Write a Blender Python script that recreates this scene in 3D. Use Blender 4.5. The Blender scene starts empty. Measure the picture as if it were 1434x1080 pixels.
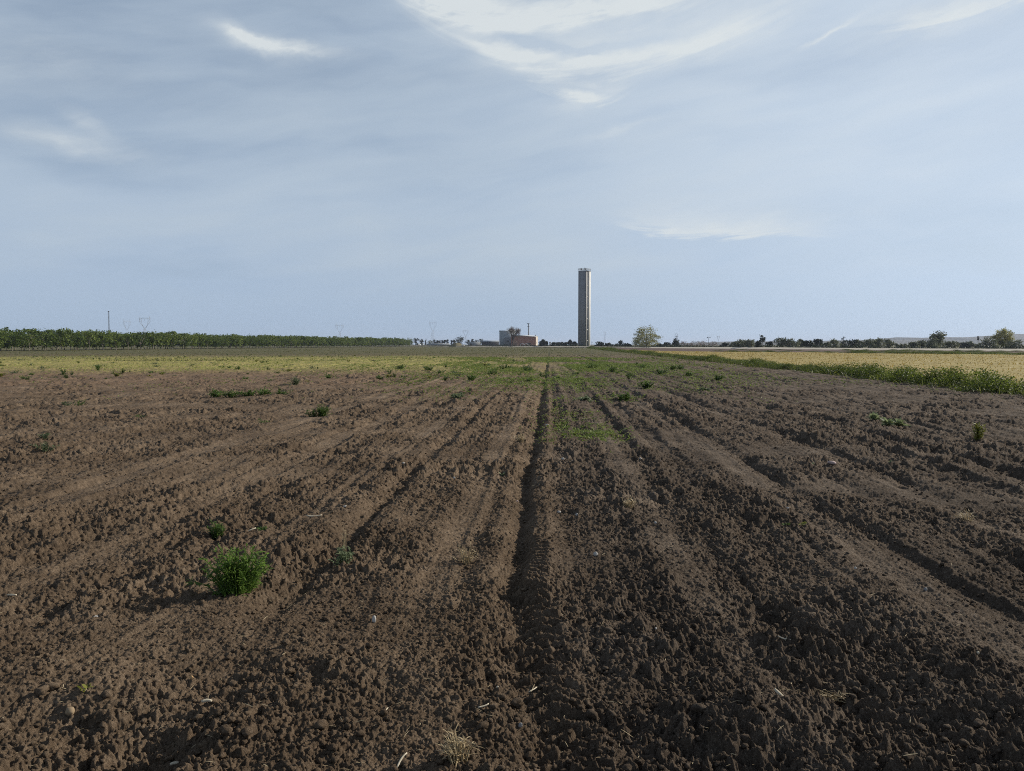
import bpy, math, random
import numpy as np
from mathutils import Vector, Matrix

rng = np.random.default_rng(7)
random.seed(7)
scene = bpy.context.scene
COL = scene.collection

# ------------------------------------------------------------------ camera, sky, sun, exposure
CAM_H = 1.6
F = 1080.0                       # focal length in photograph pixels (1434 x 1080)
CX, CY, HORIZON = 717.0, 540.0, 482.5
PITCH = math.atan((CY - HORIZON) / F)
cam_data = bpy.data.cameras.new("camera")
cam = bpy.data.objects.new("camera", cam_data)
COL.objects.link(cam)
cam.location = (0, 0, CAM_H)
cam.rotation_euler = (math.pi / 2 - PITCH, 0, 0)
cam_data.sensor_fit = 'HORIZONTAL'
cam_data.sensor_width = 36.0
cam_data.lens = 36.0 * F / 1434.0
cam_data.clip_start = 0.05
cam_data.clip_end = 40000
scene.camera = cam

SUN_EL = math.radians(27)
SUN_AZ = math.radians(66)        # clockwise from +Y (the view direction)
sun_dir = Vector((math.sin(SUN_AZ) * math.cos(SUN_EL), math.cos(SUN_AZ) * math.cos(SUN_EL), math.sin(SUN_EL)))
sd = bpy.data.lights.new("sun", 'SUN')
sd.energy = 5.0
sd.angle = math.radians(0.6)
sd.color = (1.0, 0.92, 0.79)
so = bpy.data.objects.new("sun", sd)
COL.objects.link(so)
so.rotation_euler = sun_dir.to_track_quat('Z', 'Y').to_euler()

scene.view_settings.view_transform = 'Standard'
scene.view_settings.look = 'None'
scene.view_settings.exposure = 0.0
scene.view_settings.gamma = 1.0
scene.cycles.use_denoising = False
scene.cycles.denoising_input_passes = 'RGB_ALBEDO_NORMAL'
scene.cycles.denoising_prefilter = 'ACCURATE'
scene.cycles.filter_width = 1.0
scene.cycles.max_bounces = 6
scene.cycles.diffuse_bounces = 3
scene.cycles.transparent_max_bounces = 8
scene.cycles.volume_bounces = 0
scene.cycles.sample_clamp_indirect = 4.0


class NX:
    """node-socket arithmetic"""
    def __init__(s, tree, sock): s.t, s.s = tree, sock
    def _m(s, op, *a, clamp=False):
        n = s.t.nodes.new('ShaderNodeMath'); n.operation = op; n.use_clamp = clamp
        for i, x in enumerate((s,) + a):
            if isinstance(x, NX): s.t.links.new(x.s, n.inputs[i])
            else: n.inputs[i].default_value = x
        return NX(s.t, n.outputs[0])
    def __add__(s, o): return s._m('ADD', o)
    __radd__ = __add__
    def __sub__(s, o): return s._m('SUBTRACT', o)
    def __rsub__(s, o): return (s * -1.0) + o
    def __mul__(s, o): return s._m('MULTIPLY', o)
    __rmul__ = __mul__
    def __truediv__(s, o): return s._m('DIVIDE', o)
    def clamp(s): return s._m('ADD', 0.0, clamp=True)
    def exp(s): return s._m('EXPONENT')
    def mx(s, o): return s._m('MAXIMUM', o)
    def mn(s, o): return s._m('MINIMUM', o)
    def pow(s, o): return s._m('POWER', o)
    def abs(s): return s._m('ABSOLUTE')
    def sstep(s, a, b):
        n = s.t.nodes.new('ShaderNodeMapRange'); n.interpolation_type = 'SMOOTHSTEP'
        s.t.links.new(s.s, n.inputs[0])
        n.inputs[1].default_value, n.inputs[2].default_value = a, b
        n.inputs[3].default_value, n.inputs[4].default_value = 0, 1
        if b < a:
            n.inputs[1].default_value, n.inputs[2].default_value = b, a
            n.inputs[3].default_value, n.inputs[4].default_value = 1, 0
        return NX(s.t, n.outputs[0])


def nx_noise(t, x, y, z, scale=1.0, detail=4.0, rough=0.55, dist=0.0):
    c = t.nodes.new('ShaderNodeCombineXYZ')
    for i, v in enumerate((x, y, z)):
        if isinstance(v, NX): t.links.new(v.s, c.inputs[i])
        else: c.inputs[i].default_value = v
    n = t.nodes.new('ShaderNodeTexNoise')
    n.inputs['Scale'].default_value = scale
    n.inputs['Detail'].default_value = detail
    n.inputs['Roughness'].default_value = rough
    n.inputs['Distortion'].default_value = dist
    t.links.new(c.outputs[0], n.inputs['Vector'])
    return NX(t, n.outputs['Fac'])


def azel(px, py):
    dx, dz = (px - CX) / F, (HORIZON - py) / F
    az = math.atan(dx)
    return az, math.atan(dz * math.cos(az))


def build_world():
    w = bpy.data.worlds.new("World"); scene.world = w; w.use_nodes = True
    t = w.node_tree; t.nodes.clear()
    out = t.nodes.new('ShaderNodeOutputWorld'); bg = t.nodes.new('ShaderNodeBackground')
    bg.inputs['Strength'].default_value = 0.06
    t.links.new(bg.outputs[0], out.inputs['Surface'])
    sky = t.nodes.new('ShaderNodeTexSky'); sky.sky_type = 'NISHITA'; sky.sun_disc = False
    sky.sun_elevation = SUN_EL; sky.sun_rotation = SUN_AZ
    sky.air_density = 1.0; sky.dust_density = 1.2; sky.ozone_density = 2.0
    tc = t.nodes.new('ShaderNodeTexCoord')
    sep = t.nodes.new('ShaderNodeSeparateXYZ'); t.links.new(tc.outputs['Generated'], sep.inputs[0])
    X, Y, Z = (NX(t, sep.outputs[i]) for i in range(3))
    az = X._m('ARCTAN2', Y)
    el = Z._m('ARCSINE')
    dot = X * sun_dir.x + Y * sun_dir.y + Z * sun_dir.z
    # warp for wisps
    w1 = nx_noise(t, az * 4.0, el * 7.0, 3.1, 1.0, 3, 0.5) - 0.5
    w2 = nx_noise(t, az * 22.0, el * 40.0, 7.7, 1.0, 4, 0.6) - 0.5
    # streaky fibres, slightly tilted
    fib = nx_noise(t, az * 5.0 + w1 * 0.6, el * 26.0 - az * 4.0 + w1 * 1.6, 1.3, 1.0, 5, 0.52)
    fine = nx_noise(t, az * 30.0 + w2 * 1.0, el * 90.0 - az * 12.0 + w2 * 1.5, 5.2, 1.0, 4, 0.6)
    big = nx_noise(t, az * 2.2 + w1 * 0.5, el * 9.0 + w1 * 0.5, 9.4, 1.0, 3, 0.45)

    def lowband(pts, sharp, fade, a0, a1, amp, soft=0.06, k=1.0):
        """cirrus sheet with a crisp curved lower rim through pts that frays upward"""
        P = [azel(*p) for p in pts]
        c = np.polyfit([p[0] for p in P], [p[1] for p in P], min(3, len(P) - 1))
        e = None
        for q in c:
            e = NX(t, t.nodes.new('ShaderNodeValue').outputs[0]) * 0.0 + float(q) if e is None else e * az + float(q)
        arc = nx_noise(t, az * 7.0 + w1 * 0.8, (el - e) * 85.0 - az * 7.0 + w1 * 2.0, float(pts[0][0]) * 0.1, 1.0, 5, 0.6) - 0.5
        d = el - e + (w1 * 0.020 + w2 * 0.018 + arc * 0.050) * k
        rise = d.sstep(0.0, sharp)
        fall = ((d.mx(0.0) / fade).pow(1.3) * -1.0).exp()
        A0, A1 = azel(a0, 100)[0], azel(a1, 100)[0]
        aw = az + w1 * 0.05 + arc * 0.08
        win = aw.sstep(A0 - soft, A0 + soft) * aw.sstep(A1 + soft, A1 - soft)
        tex = (arc * 2.0 + fine * 0.8 + 0.40).clamp()
        return rise * fall * win * tex * amp

    def blob(px, py, rx, ry, tilt, amp):
        A, E_ = azel(px, py)
        ca, sa = math.cos(tilt), math.sin(tilt)
        da, de = az - A + w1 * 0.05, el - E_ + w1 * 0.035 + w2 * 0.02
        u = (da * ca + de * sa) * (F / rx)
        v = (de * ca - da * sa) * (F / ry)
        g = ((u * u + v * v) * -1.0).exp()
        return g * (fib * 1.3 + fine * 1.1 - 0.5).clamp() * amp

    parts = [
        lowband([(560, 18), (640, 48), (720, 64), (800, 63), (900, 46), (1020, 10)], 0.028, 0.050, 600, 985, 1.35, 0.10),
        lowband([(575, 42), (660, 96), (720, 119), (800, 126), (900, 112), (1000, 80), (1130, 34)], 0.028, 0.038, 630, 1090, 1.3, 0.10),
        lowband([(735, 136), (770, 152), (810, 161), (850, 154), (885, 136)], 0.014, 0.026, 758, 866, 1.2, 0.04, 1.0),
        blob(360, 70, 42, 10, -0.25, 1.1), blob(412, 82, 55, 8, 0.0, 1.0), blob(345, 62, 28, 5, -0.2, 0.9),
        lowband([(870, 324), (930, 334), (1020, 337), (1100, 338), (1180, 346)], 0.012, 0.026, 900, 1110, 1.4, 0.06, 1.0),
        lowband([(1120, 62), (1210, 56), (1300, 48), (1400, 24)], 0.010, 0.034, 1230, 1460, 0.7, 0.08),
        blob(655, 28, 80, 26, -0.5, 1.0), blob(790, 92, 90, 14, 0.05, 0.9), blob(790, 40, 110, 14, 0.1, 0.9), blob(815, 145, 40, 12, 0.25, 0.8), blob(1000, 60, 110, 22, 0.25, 0.5), blob(1320, 30, 110, 20, 0.12, 0.6), blob(590, 10, 60, 10, -0.35, 0.7), blob(700, 92, 90, 13, -0.4, 0.5), blob(1158, 50, 30, 2.5, 0.35, 0.9),
        blob(120, 202, 70, 13, -0.12, 0.7), blob(140, 175, 26, 8, -0.4, 0.5), blob(40, 90, 110, 35, 0.0, 0.3), blob(865, 188, 45, 4, 0.25, 0.4),
    ]
    dens = parts[0]
    for p in parts[1:]: dens = dens + p
    gap = (blob(735, 74, 85, 7, -0.16, 1.6) + blob(860, 76, 95, 7, 0.16, 1.5) + blob(820, 134, 55, 4, -0.05, 1.0) + blob(640, 70, 45, 5, -0.5, 1.0)).clamp()
    dens = dens * (1.0 - gap * 0.85)
    front = Y.sstep(0.0, 0.25)
    dens = dens * front
    # general thin veil: thicker low, wavy
    veil = ((big * 2.0 + fib * 0.7 - 1.35) * 0.32 + 0.66 + el.sstep(0.36, 0.02) * 0.30 + el.sstep(0.10, 0.0) * 0.3 + 0.12).mx(0.66)
    white = ((big * 1.8 + fib * 1.6 - 1.55) * 0.9 + 0.25).clamp() * front * el.sstep(0.02, 0.12)
    # rest of the sky (off the picture) gets similar broken cirrus
    other = (1.0 - front) * (fib * 1.4 + big - 0.85).clamp() * 0.8
    lowsky = el.sstep(0.75, 0.42)          # veil taken out of the unseen sky overhead to lessen fill light
    cover = (veil.clamp() * lowsky + other * 0.5).clamp()
    dens = dens.clamp()
    up = el.sstep(-0.02, 0.02)

    def mix(fac, a, b):
        n = t.nodes.new('ShaderNodeMix'); n.data_type = 'RGBA'
        if isinstance(fac, NX): t.links.new(fac.s, n.inputs[0])
        else: n.inputs[0].default_value = fac
        for i, v in ((6, a), (7, b)):
            if isinstance(v, tuple): n.inputs[i].default_value = v
            else: t.links.new(v, n.inputs[i])
        return n.outputs[2]
    glow = dot.sstep(0.3, 1.0)
    veil_col = mix(glow, (6.55, 8.35, 10.75, 1), (10.3, 12.4, 15.00, 1))
    cl_col = mix(glow, (11.50, 12.33, 12.67, 1), (12.33, 13.17, 13.50, 1))
    c1 = mix(cover, sky.outputs[0], veil_col)
    c1 = mix(white * 0.7, c1, mix(glow, (8.67, 10.00, 11.17, 1), (11.50, 12.67, 13.83, 1)))
    c2 = mix(dens * 0.93, c1, cl_col)
    t.links.new(c2, bg.inputs['Color'])


build_world()


# ------------------------------------------------------------------ helpers
def ray(px, py):
    v = Vector(((px - CX) / F, 1.0, (CY - py) / F))
    c, s = math.cos(PITCH), math.sin(PITCH)
    return Vector((v.x, v.y * c + v.z * s, -v.y * s + v.z * c))


def gpt(px, py):
    """point of level ground seen at a photo position"""
    r = ray(px, py); k = -CAM_H / r.z
    return (r.x * k, r.y * k)


def wpt(px, py, y):
    """point at distance y along the view axis seen at a photo position"""
    r = ray(px, py); k = y / r.y
    return Vector((r.x * k, y, CAM_H + r.z * k))


def tag(o, label=None, cat=None, group=None, kind=None):
    if label: o['label'] = label
    if cat: o['category'] = cat
    if group: o['group'] = group
    if kind: o['kind'] = kind
    return o


def empty(name, loc=(0, 0, 0), rz=0.0):
    o = bpy.data.objects.new(name, None); COL.objects.link(o)
    o.location = loc; o.rotation_euler = (0, 0, rz); o.empty_display_size = 0.2
    return o


def mesh_np(name, verts, faces, mat=None, smooth=False):
    """verts (n,3); faces: (m,k) array or list of such arrays"""
    me = bpy.data.meshes.new(name)
    verts = np.asarray(verts, dtype=np.float32)
    fl = faces if isinstance(faces, list) else [faces]
    fl = [np.asarray(f, dtype=np.int32) for f in fl if len(f)]
    me.vertices.add(len(verts)); me.vertices.foreach_set('co', verts.ravel())
    nl = sum(f.size for f in fl); nf = sum(len(f) for f in fl)
    me.loops.add(nl); me.polygons.add(nf)
    me.loops.foreach_set('vertex_index', np.concatenate([f.ravel() for f in fl]))
    tot = np.concatenate([np.full(len(f), f.shape[1], np.int32) for f in fl])
    me.polygons.foreach_set('loop_start', np.concatenate([[0], np.cumsum(tot)[:-1]]).astype(np.int32))
    if smooth: me.polygons.foreach_set('use_smooth', np.ones(nf, bool))
    me.update(calc_edges=True); me.validate()
    if mat: me.materials.append(mat)
    return me


def link(name, me, parent=None, loc=None):
    o = bpy.data.objects.new(name, me); COL.objects.link(o)
    if parent: o.parent = parent
    if loc is not None: o.location = loc
    return o


def children(o): return [c for c in COL.objects if c.parent == o]


class MB:
    """collects simple shapes into one mesh"""
    def __init__(s): s.v, s.q, s.t, s.n = [], [], [], 0
    def _add(s, v, q=(), t=()):
        v = np.asarray(v, float)
        if len(q): s.q.append(np.asarray(q, int) + s.n)
        if len(t): s.t.append(np.asarray(t, int) + s.n)
        s.v.append(v); s.n += len(v)
    def box(s, x0, x1, y0, y1, z0, z1, rz=0.0, at=(0, 0, 0)):
        v = np.array([(x, y, z) for z in (z0, z1) for y in (y0, y1) for x in (x0, x1)], float)
        if rz:
            c, n = math.cos(rz), math.sin(rz)
            v = np.column_stack([v[:, 0] * c - v[:, 1] * n, v[:, 0] * n + v[:, 1] * c, v[:, 2]])
        v += np.asarray(at)
        s._add(v, [(0, 2, 3, 1), (4, 5, 7, 6), (0, 1, 5, 4), (2, 6, 7, 3), (0, 4, 6, 2), (1, 3, 7, 5)])
        return s
    def tube(s, pts, radii, n=6, cap=True):
        pts = [Vector(p) for p in pts]
        if not hasattr(radii, '__len__'): radii = [radii] * len(pts)
        rings = []
        for i, p in enumerate(pts):
            d = (pts[min(i + 1, len(pts) - 1)] - pts[max(i - 1, 0)])
            d = d.normalized() if d.length > 1e-9 else Vector((0, 0, 1))
            a = d.cross(Vector((0.31, 0.95, 0.02) if abs(d.y) < 0.9 else (1, 0, 0))).normalized(); b = d.cross(a)
            rings.append([p + (a * math.cos(2 * math.pi * k / n) + b * math.sin(2 * math.pi * k / n)) * radii[i] for k in range(n)])
        v = [tuple(x) for r in rings for x in r]
        q = [(i * n + k, i * n + (k + 1) % n, (i + 1) * n + (k + 1) % n, (i + 1) * n + k) for i in range(len(pts) - 1) for k in range(n)]
        t = []
        if cap:
            v.append(tuple(pts[-1])); e = len(v) - 1; o = (len(pts) - 1) * n
            t += [(o + k, o + (k + 1) % n, e) for k in range(n)]
            v.append(tuple(pts[0])); e = len(v) - 1
            t += [((k + 1) % n, k, e) for k in range(n)]
        s._add(v, q, t); return s
    def raw(s, v, q=(), t=()): s._add(v, q, t); return s
    def mesh(s, name, mat=None, smooth=False):
        fl = []
        if s.q: fl.append(np.concatenate(s.q))
        if s.t: fl.append(np.concatenate(s.t))
        return mesh_np(name, np.concatenate(s.v), fl, mat, smooth)
    def build(s, name, mat=None, parent=None, smooth=False): return link(name, s.mesh(name, mat, smooth), parent)


# ------------------------------------------------------------------ materials
def new_mat(name):
    m = bpy.data.materials.new(name); m.use_nodes = True
    t = m.node_tree; t.nodes.clear()
    out = t.nodes.new('ShaderNodeOutputMaterial')
    b = t.nodes.new('ShaderNodeBsdfPrincipled'); t.links.new(b.outputs[0], out.inputs['Surface'])
    b.inputs['Specular IOR Level'].default_value = 0.15
    b.inputs['Roughness'].default_value = 0.9
    return m, t, b, out


def ramp(t, fac, stops):
    r = t.nodes.new('ShaderNodeValToRGB')
    while len(r.color_ramp.elements) < len(stops): r.color_ramp.elements.new(0.5)
    for e, (p, c) in zip(r.color_ramp.elements, stops):
        e.position = p; e.color = (*c, 1)
    t.links.new(fac.s if isinstance(fac, NX) else fac, r.inputs[0])
    return r.outputs[0]


def mixc(t, fac, a, b):
    n = t.nodes.new('ShaderNodeMix'); n.data_type = 'RGBA'
    if isinstance(fac, (int, float)): n.inputs[0].default_value = fac
    else: t.links.new(fac.s if isinstance(fac, NX) else fac, n.inputs[0])
    for i, v in ((6, a), (7, b)):
        if isinstance(v, tuple): n.inputs[i].default_value = (*v[:3], 1)
        else: t.links.new(v, n.inputs[i])
    return n.outputs[2]


def pos(t):
    g = t.nodes.new('ShaderNodeNewGeometry')
    s = t.nodes.new('ShaderNodeSeparateXYZ'); t.links.new(g.outputs['Position'], s.inputs[0])
    return [NX(t, s.outputs[i]) for i in range(3)]


def attr(t, name):
    a = t.nodes.new('ShaderNodeAttribute'); a.attribute_name = name
    return NX(t, a.outputs['Fac'])


def rough_mat(name, c0, c1, scale=1.0, rough=0.9, detail=5, bump=0.0, bscale=30.0, obj=True):
    m, t, b, out = new_mat(name)
    tc = t.nodes.new('ShaderNodeTexCoord')
    n = t.nodes.new('ShaderNodeTexNoise'); n.inputs['Scale'].default_value = scale; n.inputs['Detail'].default_value = detail
    t.links.new(tc.outputs['Object'], n.inputs['Vector'])
    c = ramp(t, n.outputs['Fac'], [(0.3, c0), (0.7, c1)])
    t.links.new(c, b.inputs['Base Color']); b.inputs['Roughness'].default_value = rough
    if bump:
        n2 = t.nodes.new('ShaderNodeTexNoise'); n2.inputs['Scale'].default_value = bscale; n2.inputs['Detail'].default_value = 6
        t.links.new(tc.outputs['Object'], n2.inputs['Vector'])
        bp = t.nodes.new('ShaderNodeBump'); bp.inputs['Strength'].default_value = bump; bp.inputs['Distance'].default_value = 0.05
        t.links.new(n2.outputs['Fac'], bp.inputs['Height']); t.links.new(bp.outputs[0], b.inputs['Normal'])
    return m


def leaf_mat(name, dark, light, tip=None, trans=0.35, scale=3.0):
    """leaf faces: colour varies from clump to clump and leaf to leaf, some light passes through"""
    m, t, b, out = new_mat(name)
    g = t.nodes.new('ShaderNodeNewGeometry')
    tc = t.nodes.new('ShaderNodeTexCoord')
    n = t.nodes.new('ShaderNodeTexNoise'); n.inputs['Scale'].default_value = scale; n.inputs['Detail'].default_value = 3
    t.links.new(tc.outputs['Object'], n.inputs['Vector'])
    oi = t.nodes.new('ShaderNodeObjectInfo')
    f = NX(t, n.outputs['Fac']) * 0.9 + NX(t, g.outputs['Random Per Island']) * 0.5 + NX(t, oi.outputs['Random']) * 0.3 - 0.35
    c = ramp(t, f, [(0.15, dark), (0.85, light)] + ([(1.0, tip)] if tip else []))
    t.links.new(c, b.inputs['Base Color'])
    b.inputs['Roughness'].default_value = 0.6
    b.inputs['Specular IOR Level'].default_value = 0.25
    tr = t.nodes.new('ShaderNodeBsdfTranslucent'); t.links.new(c, tr.inputs['Color'])
    mx = t.nodes.new('ShaderNodeMixShader'); mx.inputs[0].default_value = trans
    t.links.new(b.outputs[0], mx.inputs[1]); t.links.new(tr.outputs[0], mx.inputs[2])
    t.links.new(mx.outputs[0], out.inputs['Surface'])
    return m


# ------------------------------------------------------------------ numeric noise
def _h(ix, iy, s):
    h = (ix.astype(np.uint32) * np.uint32(374761393) + iy.astype(np.uint32) * np.uint32(668265263) + np.uint32((s * 2246822519 + 374761) & 0xffffffff))
    h = (h ^ (h >> np.uint32(13))) * np.uint32(1274126177)
    h ^= h >> np.uint32(16)
    h = (h * np.uint32(2654435761)); h ^= h >> np.uint32(15)
    return h.astype(np.float32) * np.float32(1.0 / 4294967296.0)


def vnoise(x, y, s=0):
    fx, fy = np.floor(x), np.floor(y)
    ix, iy = fx.astype(np.int64), fy.astype(np.int64)
    u, v = (x - fx).astype(np.float32), (y - fy).astype(np.float32)
    u = u * u * u * (u * (u * 6 - 15) + 10); v = v * v * v * (v * (v * 6 - 15) + 10)
    a, b, c, d = _h(ix, iy, s), _h(ix + 1, iy, s), _h(ix, iy + 1, s), _h(ix + 1, iy + 1, s)
    return (a + (b - a) * u) * (1 - v) + (c + (d - c) * u) * v - 0.5


def fbm(x, y, s=0, o=4):
    r, a = 0, 1.0
    for k in range(o):
        r = r + vnoise(x * 2 ** k + 17.3 * k, y * 2 ** k - 9.1 * k, s + k) * a; a *= 0.5
    return r


def clods(x, y, S, rmin, rmax, p, s, squash=0.8):
    """max of lumps scattered one per cell"""
    qx, qy = x / S, y / S
    fx, fy = np.floor(qx).astype(np.int64), np.floor(qy).astype(np.int64)
    out = np.zeros(x.shape, np.float32)
    for i in (-1, 0, 1):
        for j in (-1, 0, 1):
            cx, cy = fx + i, fy + j
            r1, r2, r3, r4 = _h(cx, cy, s), _h(cx, cy, s + 1), _h(cx, cy, s + 2), _h(cx, cy, s + 3)
            R = (rmin + (rmax - rmin) * r3 * r3) * (r4 < p)
            ex = 0.75 + 0.5 * r1
            dx, dy = (qx - cx - r1) * S * ex, (qy - cy - r2) * S / ex
            d2 = dx * dx + dy * dy
            out = np.maximum(out, np.sqrt(np.maximum(0, R * R - d2)).astype(np.float32) * squash)
    return out


def sst(a, b, x):
    t = np.clip((x - a) / (b - a), 0, 1); return t * t * (3 - 2 * t)


# ------------------------------------------------------------------ field relief
ROW = math.atan((770 - CX) / F)                     # the rows run a little to the right of the view
RC, RS = math.cos(ROW), math.sin(ROW)
def uv_of(x, y): return x * RC - y * RS, x * RS + y * RC
def xy_of(u, v): return u * RC + v * RS, -u * RS + v * RC

# furrow centre u, depth, width (left slope), visible strength
FURROWS = [(-7.4, .02, .22), (-5.95, .025, .22), (-4.5, .03, .22), (-3.07, .035, .16), (-1.70, .075, .14), (-0.24, .068, .13), (1.30, .045, .18),
           (2.74, .035, .22), (4.22, .055, .25), (5.72, .045, .25), (7.2, .035, .25), (8.7, .03, .25), (10.2, .03, .25), (11.7, .025, .25)]
TRACKS = [(-0.78, .16), (0.98, .15), (-2.25, .16), (2.42, .14), (-3.6, .22), (-5.2, .25), (3.9, .12)]
HEDGE_U = 15.6


def field_masks(x, y):
    u, v = uv_of(x, y)
    wob = fbm(v * 0.35, v * 0 + 3.3, 50, 3) * 0.05
    near = np.clip((5.2 - v) / 2.6, 0, 1.2)
    jit = fbm(x * 2.6, y * 1.6, 52, 2) * 0.05 + fbm(x * 8, y * 6, 54, 2) * 0.022
    uu = u - wob - jit - 0.30 * near ** 1.3 * np.exp(-((u + 0.1) / 1.1) ** 2)
    track = np.zeros_like(u)
    for c, w in TRACKS:
        track = np.maximum(track, np.exp(-((uu - c) / w) ** 4) * (0.5 + 0.5 * sst(-0.25, 0.2, fbm(u * 1.3, v * 0.5, 77 + int(c * 10) % 50, 2))))
    return u, v, uu, track


def relief(x, y, spacing=None):
    """height of the ploughed field; spacing = local mesh spacing (fades what it cannot carry)"""
    x = np.asarray(x, np.float64); y = np.asarray(y, np.float64)
    u, v, uu, track = field_masks(x, y)
    r = np.hypot(x, y)
    sp = np.zeros_like(x) if spacing is None else spacing
    z = fbm(x * 0.09, y * 0.09, 1, 3) * 0.10 + fbm(x * 0.8, y * 0.8, 5, 3) * 0.05
    bottomfade = 1 - 0.85 * sst(5.3, 4.1, v) * (1 - 0.5 * np.exp(-((u - .1) / .5) ** 2))      # furrows are trampled near the headland
    brk = 0.45 + 0.75 * sst(-0.35, 0.3, fbm(u * 0.9, v * 0.40, 31, 3)) + 0.25 * np.exp(-((u + .3) / .5) ** 2)
    for c, dpt, w in FURROWS:
        d = uu - c
        left = np.exp(-(np.minimum(d, 0) / w) ** 2)
        right = 1 - sst(0.0, 0.13, d)
        prof = np.where(d < 0, left, right)
        ridge = np.exp(-((d - 0.20) / 0.10) ** 2) * 0.35
        z = z + dpt * (ridge - prof) * brk * bottomfade
    z = z + fbm(uu * 2.9, v * 0.03, 33, 2) * 0.055 * bottomfade + fbm(uu * 5.5, v * 0.05, 38, 2) * 0.040 * brk * bottomfade + fbm(uu * 12.0, v * 0.10, 36, 2) * 0.018   # tine marks
    field = 1 - sst(14.0, 15.2, u)
    rough = (1 - 0.68 * track) * (0.78 + 1.5 * np.clip(fbm(x * 0.7, y * 0.7, 9, 4) + 0.12, -0.36, 0.6))
    rough = np.clip(rough, 0.12, 1.6) * (1 + 0.35 * sst(6, 22, r))
    # coarse lumps thrown up at the headland and on the beds
    k1 = sst(0.30, 0.12, sp); k2 = sst(0.22, 0.08, sp); k3 = sst(0.12, 0.035, sp); k4 = sst(0.04, 0.010, sp)
    wx, wy = x + fbm(x * 14, y * 14, 20, 2) * 0.02, y + fbm(x * 14, y * 14, 25, 2) * 0.02
    fx, fy = wx + fbm(x * 62, y * 62, 27, 2) * 0.007, wy + fbm(x * 62, y * 62, 29, 2) * 0.007
    big = 0.72 + 0.38 * sst(5.6, 3.4, v)
    z = z + fbm(x * 4.5, y * 4.5, 12, 3) * 0.042 * rough + fbm(x * 1.9, y * 1.9, 14, 3) * (0.045 + 0.05 * sst(5.2, 3.6, v)) * (0.4 + 0.6 * rough)
    z = z + clods(wx, wy, 0.15, 0.02, 0.070, 0.42, 100, 0.60) * np.clip(rough * big, 0, 1.3) * (0.35 + 0.65 * k1)
    z = z + clods(fx, fy, 0.066, 0.010, 0.033, 0.75, 110, 0.72) * rough * (0.25 + 0.75 * k2)
    z = z + clods(fx, fy, 0.034, 0.006, 0.019, 0.85, 120, 0.85) * np.clip(rough + 0.25, 0, 1.2) * k3
    z = z + clods(fx, fy, 0.021, 0.004, 0.013, 0.9, 125, 0.85) * np.clip(rough + 0.35, 0, 1.1) * k3
    z = z - clods(fx, fy, 0.048, 0.006, 0.024, 0.62, 150, 1.0) * np.clip(rough, 0, 1.2) * k2      # gaps between the clods
    z = z - clods(fx, fy, 0.022, 0.003, 0.011, 0.62, 160, 1.1) * np.clip(rough + .2, 0, 1.1) * k3
    z = z - clods(wx, wy, 0.11, 0.012, 0.045, 0.40, 170, 0.7) * np.clip(rough, 0, 1.2)
    z = z + clods(x, y, 0.012, 0.003, 0.007, 0.9, 130, 1.0) * k4
    z = z + fbm(x * 30, y * 30, 40, 2) * 0.018 * rough * k3 + fbm(x * 95, y * 95, 44, 2) * 0.007 * k4
    # tyre lugs pressed across two of the wheelings
    for c, w, v1 in ((-0.16, 0.15, 6.6), (1.42, 0.15, 5.6)):
        band = np.exp(-((uu - c) / w) ** 4) * sst(v1, v1 - 1.0, v)
        z = z + band * (0.024 * np.sin((v + 0.45 * np.abs(uu - c) + fbm(x * 5, y * 5, 57, 2) * .03) * 2 * math.pi / 0.088) - 0.012)
    return z * field * sst(900, 300, r)


def ground_z(x, y):
    return relief(np.atleast_1d(np.asarray(x, float)), np.atleast_1d(np.asarray(y, float)))


def build_field():
    # one sheet: rings get wider with distance, finer where the view looks
    rr = [0.25]
    while rr[-1] < 9000:
        r = rr[-1]
        k = 0.05 if r < 1.6 else 0.0016 if r < 5 else 0.0022 if r < 9 else 0.0034 if r < 48 else 0.006 if r < 90 else 0.014 if r < 300 else 0.06
        rr.append(r * (1 + k))
    rr = np.array(rr)
    A = math.radians(43)
    fine = np.arange(-A, A, 0.0011)
    B = math.radians(82)
    mid = np.arange(A, B, 0.004)
    coarse = np.linspace(B, 2 * math.pi - B, 200)
    th = np.concatenate([-mid[::-1][:-1], fine, mid, coarse[1:-1]])
    th = np.unique(np.round(th, 7))
    nr, nt = len(rr), len(th)
    R, T = np.meshgrid(rr, th, indexing='ij')
    X, Y = R * np.sin(T), R * np.cos(T)
    dth = np.where(np.abs(T) < A + 1e-6, 0.0011, np.where(np.abs(T) < B, 0.004, 0.02))
    dr = np.gradient(rr)[:, None] * np.ones((1, nt))
    sp = np.maximum(R * dth, dr * 0.8)
    x, y = X.ravel(), Y.ravel()
    z = np.empty_like(x); pale = np.empty_like(x)
    step = 400000
    for i in range(0, len(x), step):
        s = slice(i, i + step)
        z[s] = relief(x[s], y[s], sp.ravel()[s])
        pale[s] = field_masks(x[s], y[s])[3]
    V = np.column_stack([x, y, z])
    i = np.arange(nr - 1)[:, None] * nt; j = np.arange(nt)[None, :]; j2 = (j + 1) % nt
    q = np.stack([i + j, i + j2, i + nt + j2, i + nt + j], -1).reshape(-1, 4)[:, ::-1]
    V = np.vstack([V, [[0, 0, 0]]])
    c = len(V) - 1
    jj = np.arange(nt)
    tri = np.column_stack([(jj + 1) % nt, jj, np.full(nt, c)])[:, ::-1]
    me = mesh_np("ground", V, [q, tri], None, True)
    at = me.attributes.new('pale', 'FLOAT', 'POINT')
    at.data.foreach_set('value', np.append(pale, 0).astype(np.float32))
    print("ground verts", len(V))
    return me


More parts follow.
